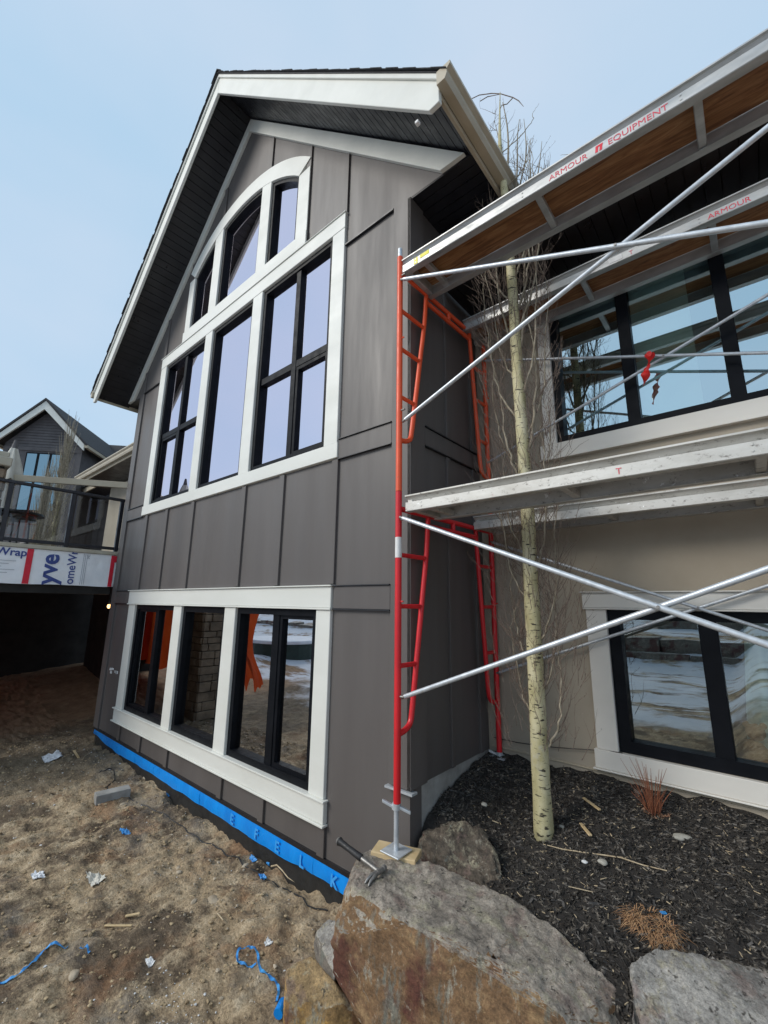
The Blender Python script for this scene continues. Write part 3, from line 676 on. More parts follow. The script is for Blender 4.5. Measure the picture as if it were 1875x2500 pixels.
# ------------------------------------------------------------------ scaffold
FX0, FX1 = .075, .125; FY0, FY1 = -.242, 1.165
def fpt(t, z, dx=0.): return (FX0+(FX1-FX0)*t+dx, FY0+(FY1-FY0)*t, z)       # t runs from the front leg to the back leg
def scaffold_frame(zb, zt, rungs, mat, label, dx=0., spig=True, tape=False):
    E_ = empty('scaffold_section', fpt(.5, zb, dx), label, 'scaffold', 'scaffold sections')
    r = .0242
    for t in (0., 1.): tube('leg', [fpt(t, zb, dx), fpt(t, zt, dx)], r, mat, E_, 14)
    hz = zt-.14
    if zt < 2: hz = zt-.13
    tube('header_bar', [fpt(0, hz, dx), fpt(1, hz, dx)], r*.9, mat, E_, 12)
    ta, tb_ = .265, .79
    tube('header_bar', [fpt(ta, hz-.085, dx), fpt(tb_, hz-.085, dx)], r*.85, mat, E_, 12)
    tube('header_stub', [fpt(.52, hz, dx), fpt(.52, hz-.085, dx)], r*.9, mat, E_, 10)
    lowz = zb+.42
    for a, s in ((0., 1), (1., -1)):
        top = ta if s > 0 else tb_
        pts = [fpt(top, hz, dx), fpt(top-s*.02, hz-.3, dx), fpt(a+s*.115, lowz+.14, dx), fpt(a+s*.10, lowz+.05, dx), fpt(a+s*.06, lowz+.01, dx), fpt(a, lowz-.005, dx)]
        tube('inner_tube', [np.array(p) for p in pts[:2]]+smoothpath(pts[2:], 4), r*.85, mat, E_, 10)
        zin = lambda z: (hz-.3-z)/((hz-.3)-(lowz+.14))
        for z in rungs:
            tt = (top-s*.02)+(a+s*.115-(top-s*.02))*max(0, zin(z))
            tube('rung', [fpt(a, z, dx), fpt(tt, z, dx)], r*.7, mat, E_, 10)
    for z in (zb+.66, zb+1.90):                                                # brace studs
        for t in (0., 1.):
            p = np.array(fpt(t, z, dx)); q = p+np.array([.055 if dx < 1 else -.055, 0, 0]); tube('brace_stud', [p, q], .008, MT['brass'], E_, 8)
    for t in (0., 1.): tube('lock_pin', [np.array(fpt(t, zb+1.30, dx)), np.array(fpt(t, zb+1.30, dx))+np.array([.045 if dx < 1 else -.045, 0, 0])], .006, mat, E_, 6)
    if spig:
        for t in (0., 1.): tube('spigot', [fpt(t, zt-.02, dx), fpt(t, zt+.085, dx)], r*.78, MT['galv'], E_, 12)
    if tape: tube('white_tape_band', [fpt(0, .335, dx), fpt(0, .487, dx)], r+.0012, MT['whitetape'], E_, 14)
    return E_
SPAN = 3.22
RL = (.358, -.015, -.425); RU = (2.42, 2.06, 1.63)
scaffold_frame(-1.281, .838, RL, MT['redpaint'], 'red lower scaffold frame standing on screw jacks beside the house corner', tape=True, spig=False)
scaffold_frame(.842, 2.932, RU, MT['orange'], 'orange red upper scaffold frame stacked on the red one')
scaffold_frame(-1.281, .838, RL, MT['redpaint'], 'red lower scaffold frame at the far right end of the planks', SPAN, False)
scaffold_frame(.842, 2.932, RU, MT['orange'], 'orange upper scaffold frame at the far right end of the planks', SPAN)
def brace(y, za, zb_, label, r=.0155, off=0.):
    E_ = empty('cross_brace', (FX0+SPAN/2, y, min(za, zb_)), label, 'cross brace', 'scaffold cross braces')
    x0, x1 = FX0+.05+off, FX0+SPAN-.05+off
    for a, b, o in ((za, zb_, -.013), (zb_, za, .013)):
        p0, p1 = np.array([x0, y+o, a]), np.array([x1, y+o, b]); d = (p1-p0)/np.linalg.norm(p1-p0)
        tube('brace_bar', [p0+d*.0, p1-d*.0], r, MT['galv'], E_, 12)
        for p in (p0, p1): tube('brace_end', [p-d*.03, p+d*.05], r*.75, MT['brass'], E_, 8)
    tube('pivot_bolt', [(FX0+SPAN/2+off, y-.032, (za+zb_)/2), (FX0+SPAN/2+off, y+.032, (za+zb_)/2)], .008, MT['brass'], E_, 8)
brace(FY0, 2.68, 1.42, 'upper front pair of crossed grey braces pinned to the orange frame')
brace(FY0, .625, -.62, 'lower front pair of crossed grey braces pinned to the red frame')
brace(FY1-.03, 2.56, 1.44, 'upper back pair of crossed braces in front of the upper window', .0125, .04)
brace(FY1-.03, .60, -.60, 'lower back pair of crossed braces in front of the bedroom window', .0125, .04)
def jack(x, y, zt, zb_, label, base=True):
    E_ = empty('screw_jack', (x, y, zb_), label, 'screw jack', 'scaffold screw jacks')
    n = int((zt-zb_)/.009); pts = []; rad = []
    for i in range(n*2+1): pts.append((x, y, zb_+.006+(zt+.02-zb_-.006)*i/(n*2))); rad.append(.0175 if i % 2 else .0148)
    vs, fs = tubeg(pts, rad, 10); obj('screw', vs, fs, MT['galv'], E_, smooth=True)
    tube('nut', [(x, y, zt-.035), (x, y, zt)], .03, MT['galv'], E_, 8)
    a = .5
    for s in (1, -1):
        c, d = math.cos(a)*s, math.sin(a)*s
        prism('handle', [(x+c*.02-d*.014, y+d*.02+c*.014, zt-.03), (x+c*.02+d*.014, y+d*.02-c*.014, zt-.03), (x+c*.095+d*.010, y+d*.095-c*.010, zt-.03-s*.028), (x+c*.095-d*.010, y+d*.095+c*.010, zt-.03-s*.028)], (0, 0, .018), MT['galv'], E_, .003)
    box('base_plate', x-.075, x+.075, y-.075, y+.075, zb_, zb_+.008, MT['galv'], E_, .002)
jack(FX0-.005, FY0, -1.283, -1.56, 'threaded screw jack under the front leg on the boulder')
jack(FX1, FY1, -1.283, mz(FX1, FY1)-.015, 'screw jack under the back leg standing in the mulch')
jack(FX0+SPAN, FY0, -1.283, -1.66, 'screw jack under the front leg of the far right frame'); jack(FX1+SPAN, FY1, -1.283, mz(3.3, FY1)-.01, 'screw jack under the back leg of the far right frame')

def plank(y0, y1, zb_, alu, ply, label, texts=(), ribs=(.30, 1.245, 2.15, 3.05), x0=.10, x1=SPAN+.1):
    h = .122; E_ = empty('scaffold_plank', ((x0+x1)/2, (y0+y1)/2, zb_), label, 'scaffold plank', 'scaffold planks')
    for yy, s in ((y0, 1), (y1, -1)):                                        # channel side beams with top lip, web and bottom flange
        prof = [(-.010, .112), (.004, .108), (.032, .078), (0, .069), (0, .004), (.004, 0), (.058, 0), (.058, .006), (.040, .010), (.040, h-.020), (.045, h-.014), (.045, h), (-.010, h)]
        prism('side_beam', [(x0, yy+s*a, zb_+b) for a, b in prof], (x1-x0, 0, 0), alu, E_)
    box('plywood_deck', x0+.01, x1-.01, y0+.046, y1-.046, zb_+h-.018, zb_+h-.004, ply, E_, 0)
    for r_ in ribs: box('cross_rib', r_-.022, r_+.022, y0+.020, y1-.020, zb_+.012, zb_+.06, alu, E_, .004)
    for e in (x0, x1):
        s = 1 if e == x0 else -1
        box('end_rail', e+s*.005, e+s*.05, y0+.020, y1-.020, zb_+.010, zb_+h-.020, alu, E_, .003)
        for yy in (y0+.09, y1-.09): box('hook', e-s*.05, e+s*.01, yy-.02, yy+.02, zb_-.004+.03, zb_+.075, alu, E_, .006)
    for x in np.arange(x0+.14, x1, .92):
        for dz in (.045, .075): tube('rivet', [(x, y0+.002, zb_+dz-.02), (x, y0-.003, zb_+dz-.02)], .006, alu, E_, 8)
    for s, size, x, z, m in texts: text('lettering', s, size, (x, y0-.0012, zb_+z), (1, 0, 0), (0, 0, 1), m, E_, .0006)
    return E_
RP = MT['redprint']
p1 = plank(-.242, .195, 2.765, MT['alu'], MT['ply'], 'topmost front scaffold plank with red lettering and yellow tape',
      [('ARMOUR', .058, 1.345, .016, RP), ('EQUIPMENT', .058, 1.705, .016, RP)])
def logo(E_, x, z, y):
    a = .022
    for dx in (0, .024): prism('lettering', [(x+dx, y, z), (x+dx+.016, y, z), (x+dx+.022, y, z+.044), (x+dx+.006, y, z+.044)], (0, -.0008, 0), MT['red'], E_)
    prism('lettering', [(x+.004, y-.0004, z+.034), (x+.046, y-.0004, z+.034), (x+.048, y-.0004, z+.046), (x+.006, y-.0004, z+.046)], (0, -.0008, 0), MT['red'], E_)
logo(p1, 1.632, 2.765+.014, -.242-.0008)
box('yellow_tape', .225, .262, -.2445, -.243, 2.772, 2.832, MT['yellow'], p1, 0); box('yellow_tape', .285, .375, -.2445, -.243, 2.800, 2.834, MT['yellow'], p1, 0)
p2 = plank(.775, 1.205, 2.755, MT['alu'], MT['ply'], 'topmost back scaffold plank beside the dark eave', [('ARMOUR', .058, 2.13, .014, RP), ('T', .05, 1.62, .016, RP)])
box('yellow_tape', 1.47, 1.57, .7725, .774, 2.772, 2.815, MT['whitetape'], p2, 0)
p3 = plank(-.242, .195, .675, MT['alud'], MT['plyold'], 'worn lower front scaffold plank with white paint specks', [('T', .05, 1.56, .018, RP)], x0=.14)
p4 = plank(.80, 1.215, .685, MT['alud'], MT['plyold'], 'worn lower back scaffold plank close to the stucco wall', x0=.14)

# red ribbon on the back brace
rb = at(1585, 873, 'y', FY1-.06); rbt = empty('ribbon', (rb[0], rb[1], rb[2]-.28), 'bright red ribbon tied where the upper back braces cross', 'ribbon')
def strip(name, path, wd, mat, parent, side=(1, .2, 0)):
    P = smoothpath(path, 5); sv = np.array(side)/np.linalg.norm(side); vs = []; fs = []
    for i, p in enumerate(P):
        ww = wd*(.75+.3*math.sin(i*.9)); tw = sv*math.cos(i*.25)+np.array([0, 1, 0])*math.sin(i*.25)
        vs += [p-tw*ww/2, p+tw*ww/2, p+tw*ww/2+np.array([0, .003, 0]), p-tw*ww/2+np.array([0, .003, 0])]
    for i in range(len(P)-1):
        a = 4*i
        for k in range(4): fs.append((a+k, a+(k+1) % 4, a+4+(k+1) % 4, a+4+k))
    return obj(name, vs, fs, mat, parent, smooth=True)
strip('tail', [rb+np.array([.012, -.035, .02]), rb+np.array([0, -.04, -.05]), rb+np.array([-.02, -.04, -.10]), rb+np.array([-.035, -.045, -.16]), rb+np.array([-.06, -.04, -.25])], .075, MT['ribbon'], rbt)
tube('knot', [rb+np.array([.014, .0, .018]), rb+np.array([.006, -.045, .010])], [.016, .022], MT['ribbon'], rbt, 9)

# ------------------------------------------------------------------ boulders
def boulder(name, pts, mat, label, disp=.02, sub=4, seed=1., scale=4., group='boulders edging the bed', fine=.3):
    bm = bmesh.new()
    for p in pts: bm.verts.new(p)
    r = bmesh.ops.convex_hull(bm, input=bm.verts)
    bmesh.ops.delete(bm, geom=[v for v in bm.verts if not v.link_faces], context='VERTS')
    bmesh.ops.triangulate(bm, faces=bm.faces)
    bmesh.ops.bevel(bm, geom=list(bm.edges), offset=disp*.9, segments=1, affect='EDGES', clamp_overlap=True)
    bmesh.ops.triangulate(bm, faces=bm.faces)
    for k in range(sub):
        el = [e for e in bm.edges if e.calc_length() > .022]
        if not el: break
        bmesh.ops.subdivide_edges(bm, edges=el, cuts=1, use_grid_fill=True); bmesh.ops.triangulate(bm, faces=[f for f in bm.faces if len(f.verts) > 3])
    bm.normal_update()
    mv = []
    for v in bm.verts:
        q = v.co*scale+Vector((seed*3.1, seed*7.7, seed*1.3))
        d = noise.fractal(q, 1., 2., 5)*disp+abs(noise.noise(q*2.7))*disp*-.6+noise.fractal(q*6, 1., 2., 3)*disp*fine
        st = noise.noise(Vector((v.co.z*16+v.co.x*3, v.co.x*1.5, v.co.y*1.5+seed)))*disp*.5
        mv.append(v.normal*(d+st))
    for v, m_ in zip(bm.verts, mv): v.co += m_
    bm.verts.index_update()
    vs = [tuple(v.co) for v in bm.verts]; fs = [[v.index for v in f.verts] for f in bm.faces]; bm.free()
    return tag(obj(name, vs, fs, mat, None, smooth=True, sharp=38), label, 'boulder', group)
A = lambda u, v, z: tuple(at(u, v, 'z', z))
Ay = lambda u, v, y: tuple(at(u, v, 'y', y))
b1 = [A(872, 2092, -1.60), A(930, 2062, -1.59), A(1073, 2112, -1.585), A(1247, 2190, -1.60), A(1345, 2250, -1.62), A(1437, 2328, -1.66), A(1515, 2418, -1.73), A(1550, 2520, -1.82), A(1560, 2640, -1.95),
      A(862, 2168, -1.60), A(1003, 2255, -1.585), A(1182, 2322, -1.60), A(1290, 2388, -1.63), A(1372, 2484, -1.70), A(1420, 2600, -1.82),
      A(834, 2195, -1.68), A(812, 2280, -1.80), A(806, 2372, -1.98), A(867, 2452, -2.06), A(954, 2500, -2.10), A(1080, 2570, -2.16), A(1250, 2680, -2.2),
      (.2, -.05, -2.2), (1.1, .0, -2.3), (1.45, -.35, -2.35), (-.2, -.3, -2.3), (.9, -.75, -2.4)]
boulder('boulder', b1, MT['rock1'], 'huge flat topped rusty brown boulder under the scaffold jack with a hammer on it', .017, 5, 1., 4., fine=.55)
b2 = [A(695, 2440, -2.05), A(700, 2360, -2.02), A(760, 2330, -1.99), A(800, 2370, -2.0), A(830, 2440, -2.04), A(875, 2470, -2.10), A(690, 2520, -2.2), A(900, 2560, -2.25), A(720, 2600, -2.35), (-.35, -.75, -2.45), (.05, -.55, -2.45), (-.3, -.45, -2.4), (.1, -.95, -2.45)]
boulder('boulder', b2, MT['rock3'], 'ochre yellow slab of rock at the foot of the large boulder', .010, 4, 2., 6.)
b2b = [A(768, 2275, -2.16), A(800, 2240, -2.10), A(835, 2250, -2.06), A(835, 2310, -2.10), A(775, 2300, -2.22), A(815, 2400, -2.20), A(765, 2320, -2.3), (-.45, -.1, -2.4), (-.2, -.15, -2.4), (-.35, -.5, -2.4)]
boulder('boulder', b2b, MT['rock2'], 'small grey rock wedged between the large boulder and the house wall', .010, 4, 3., 7.)
b3 = [A(1540, 2362, -1.62), A(1590, 2318, -1.58), A(1700, 2330, -1.565), A(1790, 2345, -1.58), A(1900, 2372, -1.60), A(2050, 2420, -1.62), A(1548, 2420, -1.66), A(1570, 2500, -1.75), A(1600, 2640, -1.86), A(1760, 2700, -1.75), A(2050, 2650, -1.66), (1.5, -.15, -2.1), (2.3, .2, -2.1), (2.3, -.9, -2.2), (1.6, -1.1, -2.2)]
boulder('boulder', b3, MT['rock2'], 'rounded grey boulder at the lower right corner of the mulch bed', .018, 5, 4., 5., fine=.5)
b4 = [(.03, .14, -1.56), (.16, .22, -1.48), (.34, .26, -1.47), (.52, .22, -1.52), (.04, .02, -1.66), (.20, .05, -1.60), (.40, .05, -1.60), (.56, .04, -1.64), (.64, .10, -1.60), (.02, -.14, -1.95), (.25, -.18, -1.95), (.60, -.18, -1.95), (.70, .1, -1.85), (.03, .25, -2.0), (.6, .3, -1.9)]
boulder('boulder', b4, MT['rock4'], 'half buried earthy brown rock between the house corner and the tree', .034, 5, 5., 5.)
b5 = [A(1522, 2390, -1.74), A(1545, 2375, -1.72), A(1556, 2440, -1.80), A(1540, 2470, -1.86), A(1562, 2540, -1.9), A(1520, 2460, -1.95), A(1545, 2600, -2.0), (1.45, -.5, -2.0)]
boulder('boulder', b5, MT['rock2'], 'thin pale stone wedged between the two big boulders', .006, 3, 6., 9.)

# packing wood under the jack, hammer on the boulder
pk = empty('wood_packing', (FX0-.02, FY0, -1.62), 'pale lumber offcuts packed under the screw jack on the boulder', 'wood block')
def rotbox(name, cx, cy, cz, lx, ly, lz, a, mat, parent, bev=.004, tilt=0., g=None):
    vs, fs = boxg(-lx/2, lx/2, -ly/2, ly/2, 0, lz); vs, fs = bevel(vs, fs, bev) if bev else (vs, fs)
    m = Matrix.Translation((cx, cy, cz)) @ Matrix.Rotation(a, 4, 'Z') @ Matrix.Rotation(tilt, 4, 'X')
    return obj(name, [m @ Vector(v) for v in vs], fs, mat, parent)
rotbox('board', FX0-.02, FY0+.02, -1.605, .30, .15, .04, .35, MT['wood'], pk); rotbox('board', FX0+.05, FY0-.02, -1.632, .26, .13, .026, -.25, MT['wood'], pk)
h0 = at(826, 2052, 'z', -1.52); h1 = at(925, 2128, 'z', -1.565); hd = h1-h0; hl = np.linalg.norm(hd)
hm = empty('hammer', tuple(h1), 'claw hammer with black rubber grip lying on the big boulder', 'hammer')
u = hd/hl
tube('grip', [h0, h0+u*.012, h0+u*.03, h0+u*.10, h0+u*hl*.58, h0+u*hl*.60], [.016, .025, .020, .018, .021, .016], MT['rubber'], hm, 12)
tube('handle', [h0+u*hl*.58, h1], [.013, .012], MT['brass'], hm, 10)
tube('butt_cap', [h0-u*.004, h0+u*.012], [.018, .026], MT['brass'], hm, 12)
sv = np.cross(u, [0, 0, 1]); sv /= np.linalg.norm(sv)
tube('head', [h1-sv*.055, h1-sv*.035, h1-sv*.034, h1-sv*.012, h1+sv*.016], [.018, .018, .014, .0145, .016], MT['brass'], hm, 12)
for s in (-1, 1):
    tube('claw', smoothpath([h1+sv*.012+u*.004*s, h1+sv*.05+u*.010*s-np.array([0, 0, .002]), h1+sv*.085+u*.012*s-np.array([0, 0, .012]), h1+sv*.105+u*.014*s-np.array([0, 0, .026])], 3), [.011]*4+[.009]*3+[.006]*2+[.003], MT['brass'], hm, 8)

# ------------------------------------------------------------------ aspen tree
TY = .47
tp = [(1328, 2034), (1318, 1850), (1308, 1640), (1297, 1440), (1288, 1250), (1272, 1020), (1262, 880), (1252, 720), (1243, 600), (1232, 470), (1222, 380), (1220, 300), (1221, 225)]
base = hit(1328, 2034, mz, -1.5); TY = float(base[1])
tpts = []
for k, (a, b) in enumerate(tp): tpts.append(np.array(Ay(a, b, TY+.012*k*(-1 if TY > .5 else 0))))
tpts[0] = np.array(base)-np.array([0, 0, .06])
AT = empty('aspen_tree', tuple(base), 'bare aspen tree with pale yellow trunk growing up through the scaffold', 'tree')
TP = smoothpath(tpts, 5); tl = len(TP)
ztop = TP[-1][2]; z0t = TP[0][2]
def trad(z): t = (z-z0t)/(ztop-z0t); return (.058*(1-.5*t) if t < .80 else .0348*max(0., 1-(t-.80)/.20)**1.15)*(1.0+.15*max(0, .06-t)/.06)+.003
vs, fs = tubeg(TP, [trad(p[2])*(1+.05*fbm(p[2]*3, 1, 1.5, 2)) for p in TP], 16); obj('trunk', vs, fs, MT['bark'], AT, smooth=True)
def tpos(z):
    for i in range(tl-1):
        if TP[i][2] <= z <= TP[i+1][2]: t = (z-TP[i][2])/(TP[i+1][2]-TP[i][2]); return TP[i]*(1-t)+TP[i+1]*t
    return TP[-1]
_a, _b, _c = np.array(Ay(1221, 215, TY)), np.array(Ay(1345, 410, TY)), np.array(Ay(1150, 330, TY))
def LIM(x): return _a[2]+(x-_a[0])*((_b[2]-_a[2])/(_b[0]-_a[0]) if x > _a[0] else (_c[2]-_a[2])/(_c[0]-_a[0]))
rng = random.Random(11); twigs = []
def twig(p, d, L, r, lvl=0):
    if p[2]+L > LIM(p[0]) or (p[2] > 3.2 and rng.random() < .45): return
    pts = [np.array(p)]; dd = np.array(d, float); n = 5
    for i in range(n):
        dd = dd+np.array([rng.gauss(0, .16), rng.gauss(0, .10), rng.gauss(.10, .12)]); dd /= np.linalg.norm(dd)
        pts.append(pts[-1]+dd*L/n)
    twigs.append(tubeg(pts, [r*(1-.75*i/n) for i in range(n+1)], 4, False))
    if lvl < 1:
        for k in range(rng.randint(1, 3)):
            q = pts[rng.randint(1, n-1)]; a = rng.uniform(0, 6.28)
            twig(q, dd+np.array([math.cos(a)*.8, math.sin(a)*.35, .15]), L*rng.uniform(.25, .5), r*.6, lvl+1)
    # buds
    for q in pts[2:]:
        if rng.random() < .45:
            a = rng.uniform(0, 6.28); twigs.append(tubeg([q, q+np.array([math.cos(a)*.006, math.sin(a)*.006, .012])], [.0018, .0008], 3, False))
def branch(z, az, out, L, r):
    p = tpos(z); xo = math.cos(az)*out*1.1; lim = LIM(p[0]+xo)-z-.12
    L = max(.25, min(L, (ztop-z)*.8, lim)); r *= .62; dx, dy = math.cos(az), math.sin(az)*.42
    pts = [p, p+np.array([dx*out*.45, dy*out*.45, L*.10]), p+np.array([dx*out*.85, dy*out*.85, L*.28]), p+np.array([dx*out*1.05, dy*out*1.05, L*.55]), p+np.array([dx*out*1.1+rng.uniform(-.05, .05), dy*out, L*.8]), p+np.array([dx*out*1.05+rng.uniform(-.08, .08), dy*out*.9, L])]
    Q = smoothpath(pts, 4); n = len(Q)
    for i in range(2, n):
        Q[i] = Q[i]+np.array([rng.gauss(0, .006), rng.gauss(0, .004), 0])
    vs, fs = tubeg(Q, [r*(1-.82*i/(n-1)) for i in range(n)], 7); obj('branch', vs, fs, MT['branch'], AT, smooth=True)
    for i in range(3, n):
        for _ in range(rng.choice((0, 1, 1, 2, 2))):
            a = rng.uniform(0, 6.28); twig(Q[i], (math.cos(a)*.75, math.sin(a)*.3, .7), rng.uniform(.14, .42), max(.0018, .0038*(1-.5*i/n)))
for z, az, out, L, r in ((-1.02, .15, .17, .85, .018), (-.80, 3.0, .15, .8, .012), (-.66, .4, .16, .9, .011), (-.45, 2.8, .17, 1.0, .012), (-.30, .1, .19, 1.1, .013), (-.12, 2.2, .14, 1.0, .010),
                         (.02, 3.3, .20, 1.15, .013), (.18, -.3, .16, 1.2, .017), (.36, 2.9, .18, 1.0, .012), (.50, .5, .20, 1.2, .012), (.92, 3.05, .17, 1.5, .021), (1.02, 2.6, .30, 1.4, .017), (1.10, .2, .13, 1.7, .024),
                         (1.28, .5, .24, 1.6, .015), (1.45, 3.4, .24, 1.6, .017), (1.62, -.2, .20, 1.9, .018), (1.80, 2.7, .22, 1.5, .016), (1.98, .3, .12, 1.9, .020), (2.12, 3.2, .14, 1.6, .019), (2.25, -.1, .25, 1.8, .018),
                         (2.4, .15, .18, 1.7, .018), (2.55, 2.9, .24, 1.4, .015), (2.75, .3, .20, 1.6, .016), (2.95, 0., .30, 1.5, .014), (3.15, .6, .22, 1.5, .013), (3.2, 2.9, .16, 1.0, .010), (3.35, -.2, .36, 1.3, .012), (3.5, .3, .48, 1.2, .010), (3.7, .1, .22, 1.1, .010), (3.9, 2.9, .10, .8, .008), (4.1, .0, .30, .8, .008)):
    branch(z, az, out, L, r)
for k in range(430):
    z = rng.uniform(-1.0, 3.0); p = tpos(z); a = rng.uniform(0, 6.28); twig(p+np.array([math.cos(a), math.sin(a)*.4, 0])*rng.uniform(.05, .34), (math.cos(a)*.35, math.sin(a)*.15, 1.), rng.uniform(.12, .4), .0024)
# upright leaders above the gutter and a dead crooked twig near the top
for st_, r_ in (([(1236, 470), (1240, 400), (1241, 350), (1238, 305), (1232, 272), (1227, 250)], .012), ([(1250, 560), (1259, 470), (1263, 400), (1263, 340), (1268, 292)], .012), ([(1262, 500), (1272, 440), (1284, 385), (1283, 330), (1279, 290)], .009), ([(1300, 470), (1312, 430), (1319, 385), (1323, 345)], .008), ([(1219, 345), (1213, 318), (1208, 300)], .006), ([(1226, 420), (1205, 380), (1196, 330)], .006), ([(1252, 500), (1258, 430), (1252, 370)], .007)):
    Q = smoothpath([np.array(Ay(a_, b_, TY+rng.uniform(-.08, .08)*0)) for a_, b_ in st_], 4)
    vs, fs = tubeg(Q, [r_*(1-.75*i/(len(Q)-1)) for i in range(len(Q))], 7); obj('branch', vs, fs, MT['branch'], AT, smooth=True)
    for q in Q[2::2]:
        for _ in range(2): a_ = rng.uniform(0, 6.28); twig(q, (math.cos(a_)*.9, math.sin(a_)*.3, .5), rng.uniform(.08, .22), .0026, 1)
v, f = merge(twigs); tag(obj('twigs', v, f, MT['twig'], AT), kind='stuff')
for dp_ in ([(1143, 245), (1170, 232), (1200, 228), (1222, 229), (1252, 238), (1266, 246), (1278, 260)], [(1252, 239), (1238, 254), (1225, 257), (1219, 272)], [(1172, 247), (1190, 236), (1222, 230)]):
    tube('dead_twig', [np.array(Ay(a_, b_, TY-.06)) for a_, b_ in dp_], [.0045]*(len(dp_)-1)+[.002], MT['twig'], AT, 5)

# red twigged shrub, dry grass, stones in the bed
sb = hit(1597, 1990, mz, -1.4); SH = empty('shrub', tuple(sb), 'small red twigged shrub in front of the bedroom window sill', 'shrub'); parts = []
for k in range(46):
    a = rng.uniform(0, 6.28); s = rng.uniform(.02, .16); L = rng.uniform(.12, .36)
    p = np.array(sb)+np.array([math.cos(a)*.04*rng.random(), math.sin(a)*.03*rng.random(), -.01])
    pts = [p, p+np.array([math.cos(a)*s*.35, math.sin(a)*s*.3, L*.5]), p+np.array([math.cos(a)*s, math.sin(a)*s*.7, L])]
    parts.append(tubeg(smoothpath(pts, 3), [.0028, .0026, .0024, .0022, .0018, .0015, .0009], 4, False))
v, f = merge(parts); tag(obj('stems', v, f, MT['redtwig'], SH), kind='stuff')
parts = []
for k in range(70):
    a = rng.uniform(0, 6.28); p = np.array(sb)+np.array([math.cos(a)*rng.uniform(0, .10), math.sin(a)*rng.uniform(0, .07), .0]); p[2] = mz(p[0], p[1])+.004
    b = rng.uniform(0, 6.28); d = np.array([math.cos(b), math.sin(b), 0])*.014; e = np.array([-math.sin(b), math.cos(b), 0])*.009
    parts.append(([p-d, p+e+np.array([0, 0, .012]), p+d, p-e+np.array([0, 0, .003])], [(0, 1, 2), (0, 2, 3)]))
MT['deadleaf'] = pm('dead_leaves', (.20, .10, .055), (.36, .22, .14), 40, .8, 60, .3)
v, f = merge(parts); tag(obj('fallen_leaves', v, f, MT['deadleaf'], SH), kind='stuff')
gb = hit(1590, 2262, mz, -1.55); GR = empty('grass_clump', tuple(gb), 'dry orange brown grass clump in the mulch above the grey boulder', 'grass'); parts = []
for k in range(900):
    a = rng.uniform(0, 6.28); r0 = rng.random()**.6*.085; p = np.array(gb)+np.array([math.cos(a)*r0*1.3, math.sin(a)*r0*.8, 0]); p[2] = mz(p[0], p[1])-.005
    b = a+rng.gauss(0, 1.6); L = rng.uniform(.03, .12); up = rng.uniform(.05, .32)
    d = np.array([math.cos(b), math.sin(b), 0]); e = np.array([-math.sin(b), math.cos(b), 0])*.0011
    q1 = p+d*L*.45+np.array([0, 0, L*up]); q2 = p+d*L+np.array([0, 0, L*up*.35])
    parts.append(([p-e, p+e, q1+e, q1-e, q2], [(0, 1, 2, 3), (3, 2, 4)]))
MT['drygrass'] = pm('dry_grass', (.36, .17, .08), (.60, .38, .20), 50, .85, 60, .2)
v, f = merge(parts); tag(obj('blades', v, f, MT['drygrass'], GR), kind='stuff')
def pebble(name, p, r, sq, mat, label, cat='stone', group=None, rotz=0., seed=1.):
    bm = bmesh.new(); bmesh.ops.create_icosphere(bm, subdivisions=3, radius=1.)
    vs = []
    for v in bm.verts:
        n = 1+.22*noise.noise(v.co*1.3+Vector((seed, seed*2, 0)))
        x, y, z = v.co*n; c, s = math.cos(rotz), math.sin(rotz); x, y = x*r[0], y*r[1]
        vs.append((p[0]+c*x-s*y, p[1]+s*x+c*y, p[2]+z*r[2]+r[2]*sq))
    fs = [[v.index for v in f.verts] for f in bm.faces]; bm.free()
    return tag(obj(name, vs, fs, mat, None, smooth=True), label, cat, group)
q = hit(1667, 2048, mz, -1.45); pebble('river_stone', q, (.055, .033, .018), .5, MT['stoneg'], 'smooth pale stone lying right of the tree on the mulch', group='stones on the mulch', rotz=.5)
q = hit(1472, 2108, mz, -1.5); pebble('river_stone', q, (.030, .022, .014), .5, MT['stoneg'], 'pale round pebble below the long thin stick on the mulch', group='stones on the mulch', seed=3)
q = hit(1428, 2106, mz, -1.5); pebble('river_stone', q, (.018, .013, .009), .5, MT['whitechip'], 'small white pebble beside the pale round pebble on the mulch', group='stones on the mulch', seed=4)
q = hit(1372, 2020, mz, -1.5); pebble('river_stone', q, (.022, .016, .010), .5, MT['stoneg'], 'small grey pebble just right of the trunk base', group='stones on the mulch', seed=5)
q = hit(1183, 1966, mz, -1.45); pebble('river_stone', q, (.024, .018, .012), .5, MT['stoneg'], 'light pebble on the mulch between the brown rock and the side wall', group='stones on the mulch', seed=6)
def stick(name, u0, v0, u1, v1, r, mat, label, f=mz, z0=-1.5, cat='stick', lift=.008, mid=0.):
    a, b = hit(u0, v0, f, z0), hit(u1, v1, f, z0); n = 7; P = []
    for i in range(n):
        p = a+(b-a)*i/(n-1); p = p+np.array([mid*math.sin(i*1.1), mid*math.cos(i*1.7), 0]); p[2] = max(f(p[0], p[1])+lift, a[2]+(b[2]-a[2])*i/(n-1)+lift); P.append(p)
    return tag(tube(name, P, [r*(1-.3*abs(i-3)/3) for i in range(n)], mat, None, 6), label, cat, 'sticks and offcuts')
